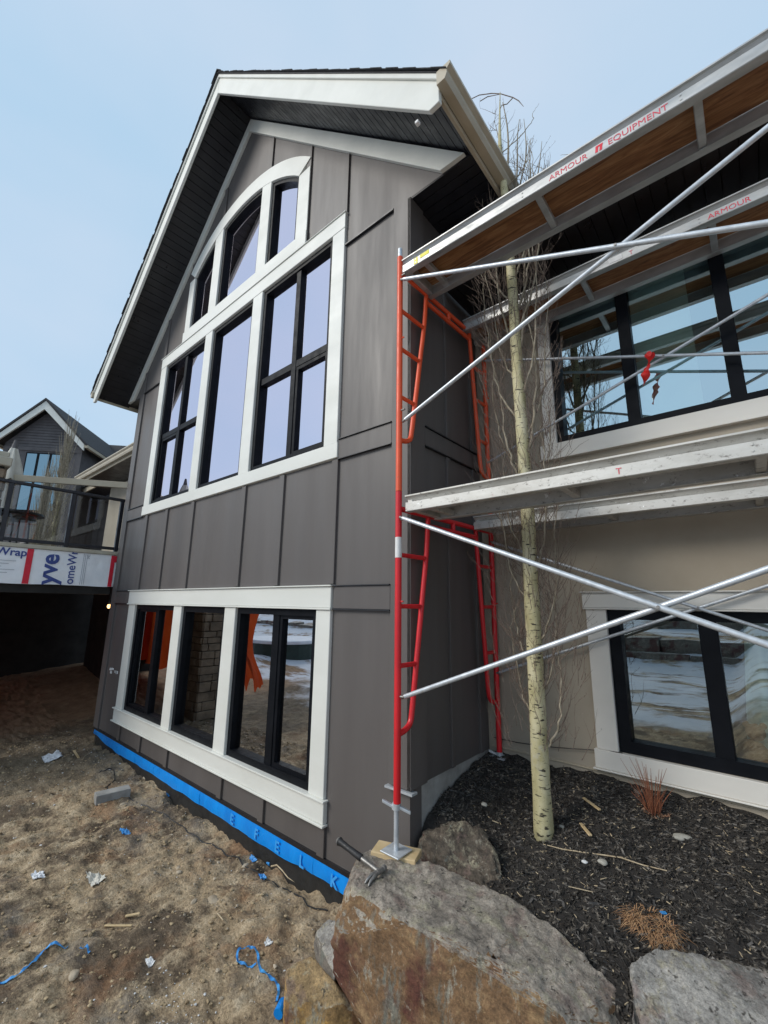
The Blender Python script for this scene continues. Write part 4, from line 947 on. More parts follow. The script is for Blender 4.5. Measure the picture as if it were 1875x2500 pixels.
def lath(name, u0, v0, u1, v1, wd, th, label, f=mz, z0=-1.5, mat=None):
    a, b = hit(u0, v0, f, z0), hit(u1, v1, f, z0); c = (a+b)/2; c[2] = max(f(*a[:2]), f(*b[:2]), f(*c[:2])); L = float(np.linalg.norm((b-a)[:2]))
    return tag(rotbox(name, c[0], c[1], c[2]+.002, L, wd, th, math.atan2(b[1]-a[1], b[0]-a[0]), mat or MT['wood'], None, .002), label, 'wood offcut', 'sticks and offcuts')
lath('wood_offcut', 1418, 2014, 1443, 2054, .022, .010, 'pale upright wood splinter right of the tree base on the mulch')
lath('wood_offcut', 1428, 1990, 1466, 1998, .020, .010, 'pale orange wood splinter between the tree and the shrub')
stick('stick', 1325, 2066, 1628, 2128, .004, MT['stick'], 'long thin stick lying across the mulch', mid=.01)
stick('stick', 1388, 2168, 1448, 2182, .003, MT['stick'], 'short bleached stick lower on the mulch slope')
q = hit(1620, 2232, mz, -1.55); tag(rotbox('plastic_scrap', q[0], q[1], q[2]+.004, .030, .018, .006, .6, MT['twine'], None, .001), 'tiny bright blue plastic scrap in the dry grass clump', 'scrap')
q = hit(1474, 2046, mz, -1.5); tag(rotbox('plastic_scrap', q[0], q[1], q[2]+.003, .022, .016, .006, 1.2, MT['paper'], None, .001), 'small whitish scrap beside the pale upright splinter', 'scrap')

# mulch chips
def chips(name, n, xr, yr, f, mat, lmin, lmax, wmin, wmax, th, label, mask=None, kind='stuff', seed=3, tiltz=.35):
    r = np.random.RandomState(seed); V = []; F = []
    B = np.array([(-1, -1, -1), (1, -1, -1), (1, 1, -1), (-1, 1, -1), (-1, -1, 1), (1, -1, 1), (1, 1, 1), (-1, 1, 1)], float)*.5
    FB = [(0, 3, 2, 1), (4, 5, 6, 7), (0, 1, 5, 4), (1, 2, 6, 5), (2, 3, 7, 6), (3, 0, 4, 7)]
    for _ in range(n):
        x, y = r.uniform(*xr), r.uniform(*yr)
        if mask and not mask(x, y): continue
        L, W_ = r.uniform(lmin, lmax), r.uniform(wmin, wmax); a = r.uniform(0, math.pi*2); t = r.normal(0, tiltz); t2 = r.normal(0, .4)
        b = B*np.array([L, W_, th*r.uniform(.6, 1.4)]); b[[1, 2, 5, 6], 1] *= r.uniform(.3, 1.)
        ct, st_ = math.cos(t), math.sin(t); b = np.stack([b[:, 0]*ct-b[:, 2]*st_, b[:, 1], b[:, 0]*st_+b[:, 2]*ct], 1)
        c2, s2 = math.cos(t2), math.sin(t2); b = np.stack([b[:, 0], b[:, 1]*c2-b[:, 2]*s2, b[:, 1]*s2+b[:, 2]*c2], 1)
        ca, sa = math.cos(a), math.sin(a); b = np.stack([b[:, 0]*ca-b[:, 1]*sa, b[:, 0]*sa+b[:, 1]*ca, b[:, 2]], 1)
        o = len(V); V += (b+np.array([x, y, f(x, y)+th*.4])).tolist(); F += [tuple(i+o for i in q) for q in FB]
    return tag(obj(name, np.array(V), F, mat), label, None, None, kind)
chips('mulch_chips', 21000, (.02, 2.7), (-.75, 1.2), mz, MT['chip'], .016, .06, .004, .013, .004, 'loose dark shredded bark mulch over the planting bed', lambda x, y: not (x < .62 and y < .24 and y > -.2 and random.random() < .75))
chips('straw_bits', 900, (.05, 2.7), (-.6, 1.2), mz, MT['stick'], .012, .045, .002, .007, .003, 'pale straw and splinters strewn over the mulch', seed=12)
# crumbs of soil, pebbles and white chips on the yard
def crumbs(name, n, f, mat, smin, smax, label, mask, seed, xr=(-7.5, .1), yr=(-2.3, -.02), flat=.7):
    r = np.random.RandomState(seed); V = []; F = []
    bm = bmesh.new(); bmesh.ops.create_icosphere(bm, subdivisions=1, radius=1.); I = np.array([v.co[:] for v in bm.verts]); FI = [tuple(v.index for v in q.verts) for q in bm.faces]; bm.free()
    for _ in range(n):
        x, y = r.uniform(*xr), r.uniform(*yr)
        if not mask(x, y, r): continue
        s = smin*(smax/smin)**(r.random_sample()**2.2)
        b = I*(1+r.uniform(-.28, .28, (len(I), 1)))*np.array([s*r.uniform(.8, 1.4), s*r.uniform(.7, 1.1), s*flat*r.uniform(.6, 1.1)])
        a = r.uniform(0, 6.28); ca, sa = math.cos(a), math.sin(a); b = np.stack([b[:, 0]*ca-b[:, 1]*sa, b[:, 0]*sa+b[:, 1]*ca, b[:, 2]], 1)
        o = len(V); V += (b+np.array([x, y, f(x, y)+s*.15])).tolist(); F += [tuple(i+o for i in q) for q in FI]
    return tag(obj(name, np.array(V), F, mat, None, smooth=False), label, None, None, 'stuff')
crumbs('pebbles', 1500, gz, MT['pebble'], .003, .020, 'loose pebbles scattered over the dirt yard', lambda x, y, r: fbm(x, y, 1.2, 3, 8.)+r.normal(0, .35) > -.05, 5)
MT['clod'] = pm('soil_clods', (.20, .14, .08), (.48, .37, .225), 5, .95, 120, .5, .003)
crumbs('soil_clods', 8000, gz, MT['clod'], .003, .017, 'small clods of soil on the dirt yard', lambda x, y, r: True, 6)
crumbs('light_chips', 900, gz, MT['whitechip'], .004, .013, 'white specks of debris on the dirt yard', lambda x, y, r: r.random_sample() < (.2 if x > -4 else .9)+(1. if (x > -1.2 and y < -1.1) else 0), 8, flat=.4)
def frost(x, y, r): return math.hypot((x+.62)/.55, (y+1.16)/.16)+r.normal(0, .3) < .8
crumbs('frost_crumbs', 900, gz, MT['whitechip'], .003, .011, 'remnants of crusty snow near the boulder foot', frost, 9, (-1.4, .1), (-1.5, -.8), .5)

# ------------------------------------------------------------------ litter on the yard
G = lambda u, v: hit(u, v)
a, b = G(232, 1962), G(312, 1944); c = (a+b)/2
tag(rotbox('concrete_block', c[0], c[1], gz(c[0], c[1])-.005, float(np.linalg.norm((b-a)[:2]))*1.05, .15, .10, math.atan2(b[1]-a[1], b[0]-a[0]), MT['concrete'], None, .004), 'grey rectangular concrete paver lying on the dirt near the wall', 'concrete block')
def crumple(name, p, r, mat, label, cat, seed):
    bm = bmesh.new(); bmesh.ops.create_grid(bm, x_segments=12, y_segments=12, size=1.); vs = []
    for v in bm.verts:
        n = noise.noise(Vector((v.co.x*2.2+seed, v.co.y*2.2, seed))); m_ = noise.noise(Vector((v.co.x*5+seed, v.co.y*5, 2*seed)))
        x = p[0]+v.co.x*r[0]*(1+.35*n); y = p[1]+v.co.y*r[1]*(1+.35*m_)
        vs.append((x, y, gz(x, y)+.008+r[2]*(.5+n+.5*m_)))
    fs = [[v.index for v in f.verts] for f in bm.faces]
    vs += [(x, y, z-.004) for x, y, z in vs]; n = len(bm.verts); fs += [[i+n for i in f[::-1]] for f in fs]; bm.free()
    return tag(obj(name, vs, fs, mat, None), label, cat, 'litter on the dirt')
crumple('plastic_sheet_scrap', G(128, 1849), (.13, .11, .03), MT['paper'], 'crumpled white plastic lying on the dark gravel near the deck', 'scrap', 1.)
crumple('plastic_sheet_scrap', G(92, 2140), (.05, .04, .014), MT['paper'], 'small white plastic scrap on the left of the dirt', 'scrap', 2.)
crumple('plastic_sheet_scrap', G(305, 2036), (.06, .035, .008), MT['twine'], 'blue plastic scrap half buried in the middle of the dirt', 'scrap', 3.)
crumple('plastic_sheet_scrap', G(640, 2145), (.035, .02, .008), MT['twine'], 'blue and white tape scrap between the cable and the stick', 'scrap', 4.)
crumple('plastic_sheet_scrap', G(618, 2100), (.04, .018, .008), MT['twine'], 'small blue tape scrap beside the blue taped stick end', 'scrap', 5.)
crumple('plastic_sheet_scrap', G(410, 1944), (.022, .02, .01), MT['twine'], 'tiny blue scrap close to the blue strip of the wall', 'scrap', 6.)
crumple('plastic_sheet_scrap', G(365, 2355), (.030, .02, .006), MT['whitechip'], 'small white tag lying on the near dirt', 'scrap', 7.)
crumple('plastic_sheet_scrap', G(655, 2308), (.028, .02, .008), MT['whitechip'], 'white chip near the coiled blue strapping', 'scrap', 8.)
crumple('insulation_scrap', G(232, 2148), (.09, .05, .02), MT['umb'], 'pale fluffy insulation scrap on the dirt', 'scrap', 9.)
def onground(pts, lift=.006, k=8):
    P = smoothpath([G(u, v) for u, v in pts], k); return [np.array([p[0], p[1], gz(p[0], p[1])+lift]) for p in P]
def flatstrip(name, P, wd, mat, label, cat='strapping', group='blue strapping'):
    vs, fs = [], []
    for i, p in enumerate(P):
        t = P[min(i+1, len(P)-1)]-P[max(0, i-1)]; s = np.array([-t[1], t[0], 0]); s = s/(np.linalg.norm(s)+1e-9)*wd/2; l = np.array([0, 0, .004*math.sin(i*.7)])
        vs += [p-s+l, p+s-l, p+s-l+np.array([0, 0, .003]), p-s+l+np.array([0, 0, .003])]
    for i in range(len(P)-1):
        for k in range(4): fs.append((4*i+k, 4*i+(k+1) % 4, 4*i+4+(k+1) % 4, 4*i+4+k))
    return tag(obj(name, vs, fs, mat, None), label, cat, group)
flatstrip('strapping', onground([(-30, 2402), (30, 2390), (60, 2368), (85, 2345), (120, 2325), (165, 2315)], .008), .016, MT['twine'], 'long loose strip of blue strapping at the left edge')
flatstrip('strapping', onground([(195, 2318), (212, 2315), (218, 2330)], .010), .012, MT['twine'], 'short curl of blue strapping near the left strip')
cp = onground([(625, 2358), (600, 2362), (580, 2350), (582, 2332), (608, 2326), (628, 2336), (632, 2360), (650, 2380), (672, 2400), (680, 2425), (675, 2450)], .010)
for i, p in enumerate(cp): p[2] += .025*math.exp(-((i-28)/12)**2)
flatstrip('strapping', cp, .014, MT['twine'], 'coiled blue strapping beside the ochre rock')
q = G(678, 2492); tag(tube('blue_bottle', [q+np.array([0, 0, .03]), q+np.array([-.03, .06, .035]), q+np.array([-.036, .072, .036]), q+np.array([-.05, .10, .036])], [.028, .028, .014, .012], MT['bluefoil'], None, 12), 'small blue plastic container at the bottom edge beside the ochre rock', 'container')
tag(tube('cable', onground([(240, 1898), (272, 1880), (280, 1905), (262, 1925), (314, 1952), (380, 1982), (430, 2010), (474, 2040), (540, 2078), (605, 2120), (680, 2165), (740, 2195), (800, 2225)], .006, 6), .0055, MT['cable'], None, 6), 'thin black cable running across the dirt along the wall', 'cable')
stick('stick', 662, 2120, 749, 2176, .010, MT['stick'], 'bleached stick with a blue taped end beside the wall', gz, -2.25, lift=.016)
q = G(657, 2113); tag(tube('tape_wrap', [q+np.array([-.02, 0, .02]), q+np.array([.03, -.01, .024])], [.018, .016], MT['twine'], None, 9), 'blob of blue tape wrapped on the stick end', 'tape')
lath('wood_offcut', 255, 2260, 322, 2262, .014, .008, 'thin pale wood shim lying on the near dirt', gz, -2.25)
lath('wood_offcut', 305, 2245, 340, 2240, .022, .010, 'short wood splinter just above the thin shim', gz, -2.25)
lath('wood_offcut', 180, 1836, 192, 1852, .03, .010, 'orange wood splinter beside the crumpled white plastic', gz, -2.25)
stick('stick', 202, 1856, 220, 1838, .006, MT['stick'], 'thin grey twig right of the crumpled white plastic', gz, -2.25)
stick('stick', 485, 2365, 502, 2354, .004, MT['stick'], 'small pale twig near the coiled strapping', gz, -2.25)
stick('stick', 530, 2232, 545, 2250, .005, MT['stick'], 'short pale twig on the middle of the dirt', gz, -2.25)
for i, (u_, v_, s) in enumerate(((520, 2205, .07), (300, 1965, .035), (435, 2120, .03), (437, 2130, .025), (473, 2203, .03), (357, 1900, .05), (600, 2115, .035), (180, 2382, .04))):
    q = G(u_, v_); pebble('stone', q, (s, s*.7, s*.45), .25, MT['pebble'], ['flat tan stone showing through the dirt near the boulder', 'pale stone leaning on the concrete paver', 'small white stone left of the pair on the dirt', 'small grey stone below the white stone', 'pale round stone by the flat tan stone', 'tan stone next to the wall behind the paver', 'round stone by the cable and blue scraps', 'grey stone near the long blue strapping'][i], group='stones on the dirt', rotz=i*1.3, seed=i+2.)

# ------------------------------------------------------------------ deck on the left
XD = -6.55; YD1 = -2.9
DK = empty('deck', (-9, -1.3, -.2), 'raised deck with glass railing and white house wrap on its rim', 'deck')
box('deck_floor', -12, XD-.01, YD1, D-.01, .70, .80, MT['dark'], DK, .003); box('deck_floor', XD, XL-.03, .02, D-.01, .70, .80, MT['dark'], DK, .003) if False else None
def wrap_sheet():
    nx, nz = 90, 18; vs = []; fs = []
    for j in range(nz+1):
        for i in range(nx+1):
            y = YD1+(.05-YD1)*i/nx; z = .235+.545*j/nz
            d = .006*fbm(y*1.0, z*2.2, 3.2, 4, 2.)+.004*fbm(y+z*.8, z, 9, 3, 5.)
            vs.append((XD+.012+d, y, z+(.012*fbm(y, 0, 2., 2) if j == 0 else 0)))
    for j in range(nz):
        for i in range(nx): a = j*(nx+1)+i; fs.append((a, a+1, a+nx+2, a+nx+1))
    return obj('house_wrap', vs, fs, MT['tyvek'], DK, smooth=True)
wrap_sheet()
box('rim_board', XD-.05, XD-.004, YD1, .05, .24, .78, MT['wood'], DK, 0)
box('rim_cap', XD-.10, XD+.045, YD1, .12, .785, .845, MT['deckcap'], DK, .004)
box('support_beam', XD-.22, XD-.055, YD1, .0, .10, .40, MT['dark'], DK, .003)
for y0_, y1_ in ((-1.245, -1.165), (-.075, -.015)): box('red_stripe', XD+.021, XD+.024, y0_, y1_, .235, .775, MT['red'], DK, 0)
box('red_stripe', XD+.0245, XD+.026, -.07, .045, .66, .77, MT['red'], DK, 0)
WX = XD+.0225
text('lettering', 'yve', .355, (WX, -.83, .24), (0, 0, 1), (0, -1, 0), MT['navy'], DK, .0008, bold=.009)
text('lettering', 'omeWr', .172, (WX, -.585, .25), (0, 0, 1), (0, -1, 0), MT['navy'], DK, .0008, bold=.002)
text('lettering', 'Wrap', .16, (WX, -1.62, .655), (0, 1, 0), (0, 0, 1), MT['navy'], DK, .0008, bold=.003)
for k in range(5): box('printed_line', WX, WX+.001, -1.60+.03*(k % 2), -1.36-.08*(k % 3), .57-.045*k, .576-.045*k, MT['greyprint'], DK, 0)
for k in range(3): box('printed_line', WX, WX+.001, -.49+.025*k, -.485+.025*k, .25, .77, MT['greyprint'], DK, 0)
text('lettering', 'MC', .05, (WX, -.40, .69), (0, 0, 1), (0, -1, 0), MT['greyprint'], DK, .0006)
PM = MT['post']
for y in (-1.585, -.765, -.02, -2.4): box('railing_post', XD-.03, XD+.03, y-.03, y+.03, .845, 1.765, PM, DK, .004)
box('top_rail', XD-.035, XD+.035, -2.42, .10, 1.766, 1.812, PM, DK, .005); box('bottom_rail', XD-.022, XD+.022, -2.42, .03, .875, .925, PM, DK, .004)
for a, b in ((-1.535, -.815), (-.715, -.07), (-2.35, -1.635)):
    obj('glass_panel', [(XD, a, .93), (XD, b, .93), (XD, b, 1.74), (XD, a, 1.74)], [(0, 1, 2, 3)], MT['glassR'], DK)
box('white_bracket', XD-.01, XD+.05, .035, .06, .80, 1.87, MT['trimb'], DK, .003)
# stone pillar at the deck corner: separate stones round a core
SP = empty('stone_pillar', (-6.92, -2.25, -2.3), 'tan stone veneer pillar with a pale cap at the deck corner', 'pillar')
box('core', -7.14, -6.63, -2.46, -1.70, -2.4, 2.02, MT['dark'], SP, 0)
z = -2.3; rr = random.Random(5)
while z < 1.98:
    hh = min(rr.uniform(.12, .2), 2.02-z)
    for face in range(2):
        t0, t1 = ((-2.48, -1.68) if face == 0 else (-7.16, -6.61)); t = t0
        while t < t1-.02:
            L = min(rr.uniform(.18, .42), t1-t); L = t1-t if t1-t-L < .1 else L; p = rr.uniform(.025, .05)
            if face == 0: box('stone', -6.63, -6.63+p, t+.006, t+L-.006, z+.006, z+hh-.006, MT['stone'], SP, .012)
            else: box('stone', t+.006, t+L-.006, -1.70, -1.70+p, z+.006, z+hh-.006, MT['stone'], SP, .012)
            t += L
    z += hh
box('cap', -7.24, -6.53, -2.58, -1.63, 2.02, 2.16, MT['deckcap'], SP, .012); box('cap', -7.19, -6.58, -2.53, -1.67, 2.161, 2.25, MT['deckcap'], SP, .012)
# folded umbrella and table on the deck
um = empty('folded_umbrella', (-7.6, -1.62, .8), 'folded cream patio umbrella beside the stone pillar', 'umbrella')
pu = at(30, 1120, 'x', -7.75); 
tube('pole', [(pu[0], pu[1], .8), (pu[0], pu[1], 2.75)], .022, MT['post'], um, 10)
def skirt(name, zc, h, r0, r1, mat):
    vs, fs = [], []; n = 24
    for j, (zz, rr_) in enumerate(((zc+h, r0), (zc+h*.5, (r0+r1)*.55), (zc, r1))):
        for k in range(n):
            a = 2*math.pi*k/n; r_ = rr_*(1+.16*math.cos(6*a)); vs.append((pu[0]+r_*math.cos(a), pu[1]+r_*math.sin(a), zz+.03*math.cos(6*a)*(j == 2)))
    for j in range(2):
        for k in range(n): fs.append((j*n+k, j*n+(k+1) % n, (j+1)*n+(k+1) % n, (j+1)*n+k))
    return obj(name, vs, fs, mat, um, smooth=True)
skirt('canopy', 2.02, .62, .05, .21, MT['umb']); skirt('tie_skirt', 1.25, .75, .09, .13, MT['umb']); tube('finial', [(pu[0], pu[1], 2.64), (pu[0], pu[1], 2.80)], [.05, .02], MT['neigh'], um, 10)
pt = at(47, 1256, 'x', -7.9); tbz = pt[2]
tb_ = empty('round_table', (pt[0], pt[1]-.1, .8), 'round black bar table behind the glass railing', 'table')
tube('table_top', [(pt[0], pt[1]-.1, tbz-.02), (pt[0], pt[1]-.1, tbz+.01)], .47, MT['post'], tb_, 28); tube('apron', [(pt[0], pt[1]-.1, tbz-.10), (pt[0], pt[1]-.1, tbz-.021)], .36, MT['post'], tb_, 24)
for k in range(5):
    a = k*1.2566; tube('leg', [(pt[0]+.3*math.cos(a), pt[1]-.1+.3*math.sin(a), .8), (pt[0]+.26*math.cos(a), pt[1]-.1+.26*math.sin(a), tbz-.1)], .016, MT['post'], tb_, 8)
tube('foot_ring', [(pt[0]+.28*math.cos(a), pt[1]-.1+.28*math.sin(a), 1.0) for a in np.linspace(0, 6.283, 25)], .012, MT['post'], tb_, 6)
# hollow under the deck: back wall, lamp, tarps
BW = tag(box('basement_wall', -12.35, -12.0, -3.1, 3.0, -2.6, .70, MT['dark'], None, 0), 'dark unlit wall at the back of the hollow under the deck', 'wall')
bp = at(266, 1480, 'x', -6.75)
LB = empty('lamp', (bp[0], bp[1]+.02, bp[2]), 'small lit yellow bulb under the deck beside the house corner', 'lamp')
bm = bmesh.new(); bmesh.ops.create_uvsphere(bm, u_segments=14, v_segments=10, radius=.03)
obj('bulb', [(v.co.x+bp[0], v.co.y+bp[1], v.co.z*1.25+bp[2]) for v in bm.verts], [[v.index for v in f.verts] for f in bm.faces], MT['bulb'], LB, smooth=True); bm.free()
tube('socket', [(bp[0], bp[1], bp[2]+.03), (bp[0], bp[1], bp[2]+.09)], .016, MT['rubber'], LB, 10); tube('cord', [(bp[0], bp[1], bp[2]+.09), (bp[0], bp[1], .70)], .004, MT['cable'], LB, 6)
ld = bpy.data.lights.new('lamp_light', 'POINT'); ld.energy = 2.0; ld.color = (1., .55, .24); ld.shadow_soft_size = .05
lo = bpy.data.objects.new('lamp_light', ld); COL.objects.link(lo); lo.location = (bp[0]-.05, bp[1], bp[2]-.08)
def tarp(name, p0, p1, zt, zb_, label, seed, wav=.12, sway=0.):
    nx, nz = 40, 20; vs = []; fs = []; p0 = np.array(p0); p1 = np.array(p1); d = p1-p0; nrm = np.array([-d[1], d[0]])/np.linalg.norm(d)
    for j in range(nz+1):
        for i in range(nx+1):
            t = i/nx; q = p0+d*t; s = j/nz; o = wav*fbm(t*np.linalg.norm(d)*1.2, s*.5, 1.6, 3, seed)*(1-s*.7)
            zb2 = zb_+.25*fbm(t*3, 0, 1.3, 2, seed+3); q = p0+d*(t*(1-.55*sway*(1+math.sin(s*9.))/2)+.5*sway*math.sin(s*7.5+1.))
            vs.append((q[0]+nrm[0]*o, q[1]+nrm[1]*o, zb2+(zt-zb2)*s))
    for j in range(nz):
        for i in range(nx): a = j*(nx+1)+i; fs.append((a, a+1, a+nx+2, a+nx+1))
    return tag(obj(name, vs, fs, MT['tarp'], None, smooth=True), label, 'tarp', 'orange tarps under the deck')
tarp('tarp', (-12.0, -2.75), (-8.3, -2.72), .45, -1.8, 'wide orange tarp hung along the outer side of the deck', 1.)
tarp('tarp', (-11.7, -2.7), (-11.6, -1.15), .45, -1.7, 'dim orange tarp hung in front of the back wall under the deck', 2.)
tarp('tarp', (-6.98, -2.72), (-6.60, -3.12), .4, -1.75, 'narrow torn orange tarp strip hanging at the stone pillar', 4., .10, .8)

# ------------------------------------------------------------------ buildings beyond
nv = np.array([-.749, .663, 0.]); mv = np.array([.663, .749, 0.])
P0 = CAM+ray(128, 990)*27.
pl = lambda u_, v_: atplane(u_, v_, P0, nv)
NH = empty('neighbour_house', tuple(pl(120, 1300)), 'grey gabled house with shingled gable standing beyond the deck', 'house')
ap = pl(128, 990); re = pl(219, 1094); half = float(np.dot(re-ap, mv)); drop = float(ap[2]-re[2])
def NP(s, z, k=0.): return tuple(np.array([ap[0], ap[1], 0])+mv*s+nv*k+np.array([0, 0, z]))
ze = ap[2]-drop; wh = half*.86; zbase = -2.5
zr = lambda s: ap[2]-.25-abs(s)*drop/half
prism('gable_wall', [NP(-wh, zbase), NP(wh, zbase), NP(wh, zr(wh)), NP(0, zr(0)), NP(-wh, zr(wh))], tuple(nv*10), MT['neigh'], NH)
bandz = float(pl(120, 1096)[2])
nrow = 13
for k in range(nrow):
    z0_ = bandz+.06+(ap[2]-.4-bandz)*k/nrow; z1_ = z0_+(ap[2]-.4-bandz)/nrow-.02; sw = min(wh, (ap[2]-.25-z1_)*half/drop)-.05
    if sw > .1: prism('shingle_course', [NP(-sw, z0_, -.04), NP(sw, z0_, -.04), NP(sw, z1_, -.015), NP(-sw, z1_, -.015)], tuple(nv*.012), MT['neigh'], NH)
prism('band_board', [NP(-wh, bandz-.14, -.06), NP(wh, bandz-.14, -.06), NP(wh, bandz+.04, -.06), NP(-wh, bandz+.04, -.06)], tuple(nv*.05), MT['neigh'], NH)
for s in (1, -1):
    prism('rake_fascia', [NP(0, ap[2], -.5), NP(s*half, ze, -.5), NP(s*half, ze-.30, -.5), NP(0, ap[2]-.42, -.5)], tuple(nv*.08), FA, NH)
    prism('roof_slope', [NP(0, ap[2]+.02, -.55), NP(s*(half+.1), ze-.06, -.55), NP(s*(half+.1), ze+.05, -.55), NP(0, ap[2]+.14, -.55)], tuple(nv*11.), MT['roof'], NH)
    prism('gutter', [NP(s*(half+.02), ze-.02, -.5), NP(s*(half+.16), ze-.02, -.5), NP(s*(half+.16), ze-.16, -.5), NP(s*(half+.02), ze-.16, -.5)], tuple(nv*11.), MT['gutter'], NH)
    prism('corner_board', [NP(s*wh, zbase, -.05), NP(s*(wh-.22), zbase, -.05), NP(s*(wh-.22), bandz-.14, -.05), NP(s*wh, bandz-.14, -.05)], tuple(nv*.04), MT['neigh'], NH)
w0, w1, wz1, wz0 = [pl(66, 1106), pl(157, 1108), pl(110, 1107), pl(110, 1250)]
s0, s1 = float(np.dot(w0-ap, mv)), float(np.dot(w1-ap, mv)); wt, wb = float(wz1[2]), float(wz0[2])
for k in range(3):
    a = s0+(s1-s0)*k/3; b = s0+(s1-s0)*(k+1)/3
    prism('window_frame', [NP(a, wb, -.05), NP(b, wb, -.05), NP(b, wt, -.05), NP(a, wt, -.05)], tuple(nv*.04), MT['winframe'], NH)
    obj('pane', [NP(a+.06, wb+.06, -.056), NP(b-.06, wb+.06, -.056), NP(b-.06, wt-.06, -.056), NP(a+.06, wt-.06, -.056)], [(0, 1, 2, 3)], MT['glassN'], NH)
# cross wing with its ridge to the right
def proj(X):
    d = np.asarray(X)-CAM; z = d @ AX_F; return 937.5+FPX*(d @ AX_R)/z, 1250-FPX*(d @ AX_U)/z
rd = 4.
while rd < 25 and proj(NP(0, ap[2], rd))[0] < 262: rd += .2
sl = drop/half; hz_ = ap[2]-.05
prism('cross_roof', [NP(0, hz_, rd), NP(0, hz_-4.2*sl, rd-4.2), NP(0, hz_-4.2*sl+.12, rd-4.3), NP(0, hz_+.14, rd)], tuple(mv*16), MT['roof'], NH)
prism('cross_wall', [NP(wh, zbase, rd-3.6), NP(16, zbase, rd-3.6), NP(16, hz_-3.7*sl, rd-3.6), NP(wh, hz_-3.7*sl, rd-3.6)], tuple(nv*.3), MT['neigh'], NH)
# low building with tan eaves seen through the railing glass
K = 1.6
def KP(u_, v_): p = at(u_, v_, 'z', 3.3); return CAM+(p-CAM)*K
RW = empty('row_house', (-22, 6, -2.5), 'dim building with tan eaves and a white porch post seen through the railing glass', 'house')
e2 = KP(151, 1220); e3 = KP(219, 1233)
def teave(e, L, depth):
    prism('eave_fascia', [(e[0], e[1], e[2]), (e[0], e[1], e[2]-.22), (e[0], e[1]+.06, e[2]-.22), (e[0], e[1]+.06, e[2])], (L, 0, 0), MT['gutter'], RW)
    prism('roof_slope', [(e[0]-.1, e[1]-.1, e[2]+.01), (e[0]-.1, e[1]+depth, e[2]+depth*.5), (e[0]-.1, e[1]+depth, e[2]+depth*.5+.1), (e[0]-.1, e[1]-.1, e[2]+.1)], (L, 0, 0), MT['roof'], RW)
    box('soffit', e[0], e[0]+L, e[1]+.061, e[1]+depth, e[2]-.21, e[2]-.16, MT['soffit'], RW, 0)
teave(e2, 12, .9); teave(e3, 12, 1.4)
wy = e3[1]+1.4
sheet('wall', [(e3[0]+.3, -2.6), (e3[0]+13, -2.6), (e3[0]+13, e3[2]-.2), (e3[0]+.3, e3[2]-.2)], [[(e3[0]+1.2, 2.6), (e3[0]+3.4, 2.6), (e3[0]+3.4, 4.5), (e3[0]+1.2, 4.5)]], wy, MT['stucco'], .15, None, RW)
box('pane', e3[0]+1.2, e3[0]+3.4, wy+.12, wy+.14, 2.6, 4.5, MT['glassN'], RW, 0)
box('band_board', e3[0]+.3, e3[0]+13, wy-.05, wy-.001, 1.5, 2.1, MT['trimb'], RW, 0); box('porch_post', e3[0]+.1, e3[0]+.32, e3[1]+.1, e3[1]+.32, -2.5, e3[2]-.22, MT['trim'], RW, .01)
box('window_head', e3[0]+1.0, e3[0]+3.6, wy-.05, wy-.001, 4.501, 4.7, MT['trimb'], RW, 0)
# tan beam between pillar and house
pa, pb = at(18, 1165, 'x', -7.66), at(322, 1186, 'x', -6.50)
bmn = empty('shade_beam', (-7.1, -.7, 2.0), 'slim tan beam spanning from the stone pillar to the house above the railing', 'beam')
pa[2] = pb[2] = (pa[2]+pb[2])/2; dd = pb-pa
prism('beam', [tuple(pa+np.array([0, 0, -.06])), tuple(pa+np.array([.04, -.02, -.06])), tuple(pa+np.array([.04, -.02, .05])), tuple(pa+np.array([0, 0, .05]))], tuple(dd), MT['gutter'], bmn, .004)
box('bracket', pa[0]+.0, pa[0]+.06, pa[1]-.06, pa[1], pa[2]-.09, pa[2]+.06, MT['gutter'], bmn, .003)

# columnar bare trees behind the railing
def bare_tree(u_, vtop, vbot, dist, label, seed, spread):
    r = random.Random(seed); d = ray(u_, vtop); d = d/np.linalg.norm(d[:2]); p = CAM+d*dist; p[2] = gz(p[0], p[1])
    zt = float((CAM+ray(u_, vtop)/np.linalg.norm(ray(u_, vtop)[:2])*dist)[2])
    E_ = empty('bare_tree', tuple(p), label, 'tree', 'bare columnar trees')
    tube('trunk', [p+np.array([0, 0, (zt-p[2])*k/8]) for k in range(9)], [.09*(1-k/9)+.008 for k in range(9)], MT['bark'], E_, 7); parts = []
    for k in range(420):
        z = p[2]+(zt-p[2])*r.uniform(.12, .97); a = r.uniform(0, 6.28); o = spread*r.uniform(.2, 1)*min(1, (zt-z)/2+.25); L = r.uniform(.5, 1.4)
        q = np.array([p[0], p[1], z]); e = np.array([math.cos(a), math.sin(a), 0])
        parts.append(tubeg([q, q+e*o*.6+np.array([0, 0, L*.35]), q+e*o+np.array([0, 0, L])], [.010, .007, .003], 4, False))
    v_, f_ = merge(parts); tag(obj('crown', v_, f_, MT['branch'], E_), kind='stuff')
bare_tree(168, 1082, 1300, 16., 'bare columnar tree in front of the grey gabled house', 1, .42)
bare_tree(112, 1200, 1300, 15., 'shorter bare tree seen through the left railing glass', 2, .35)

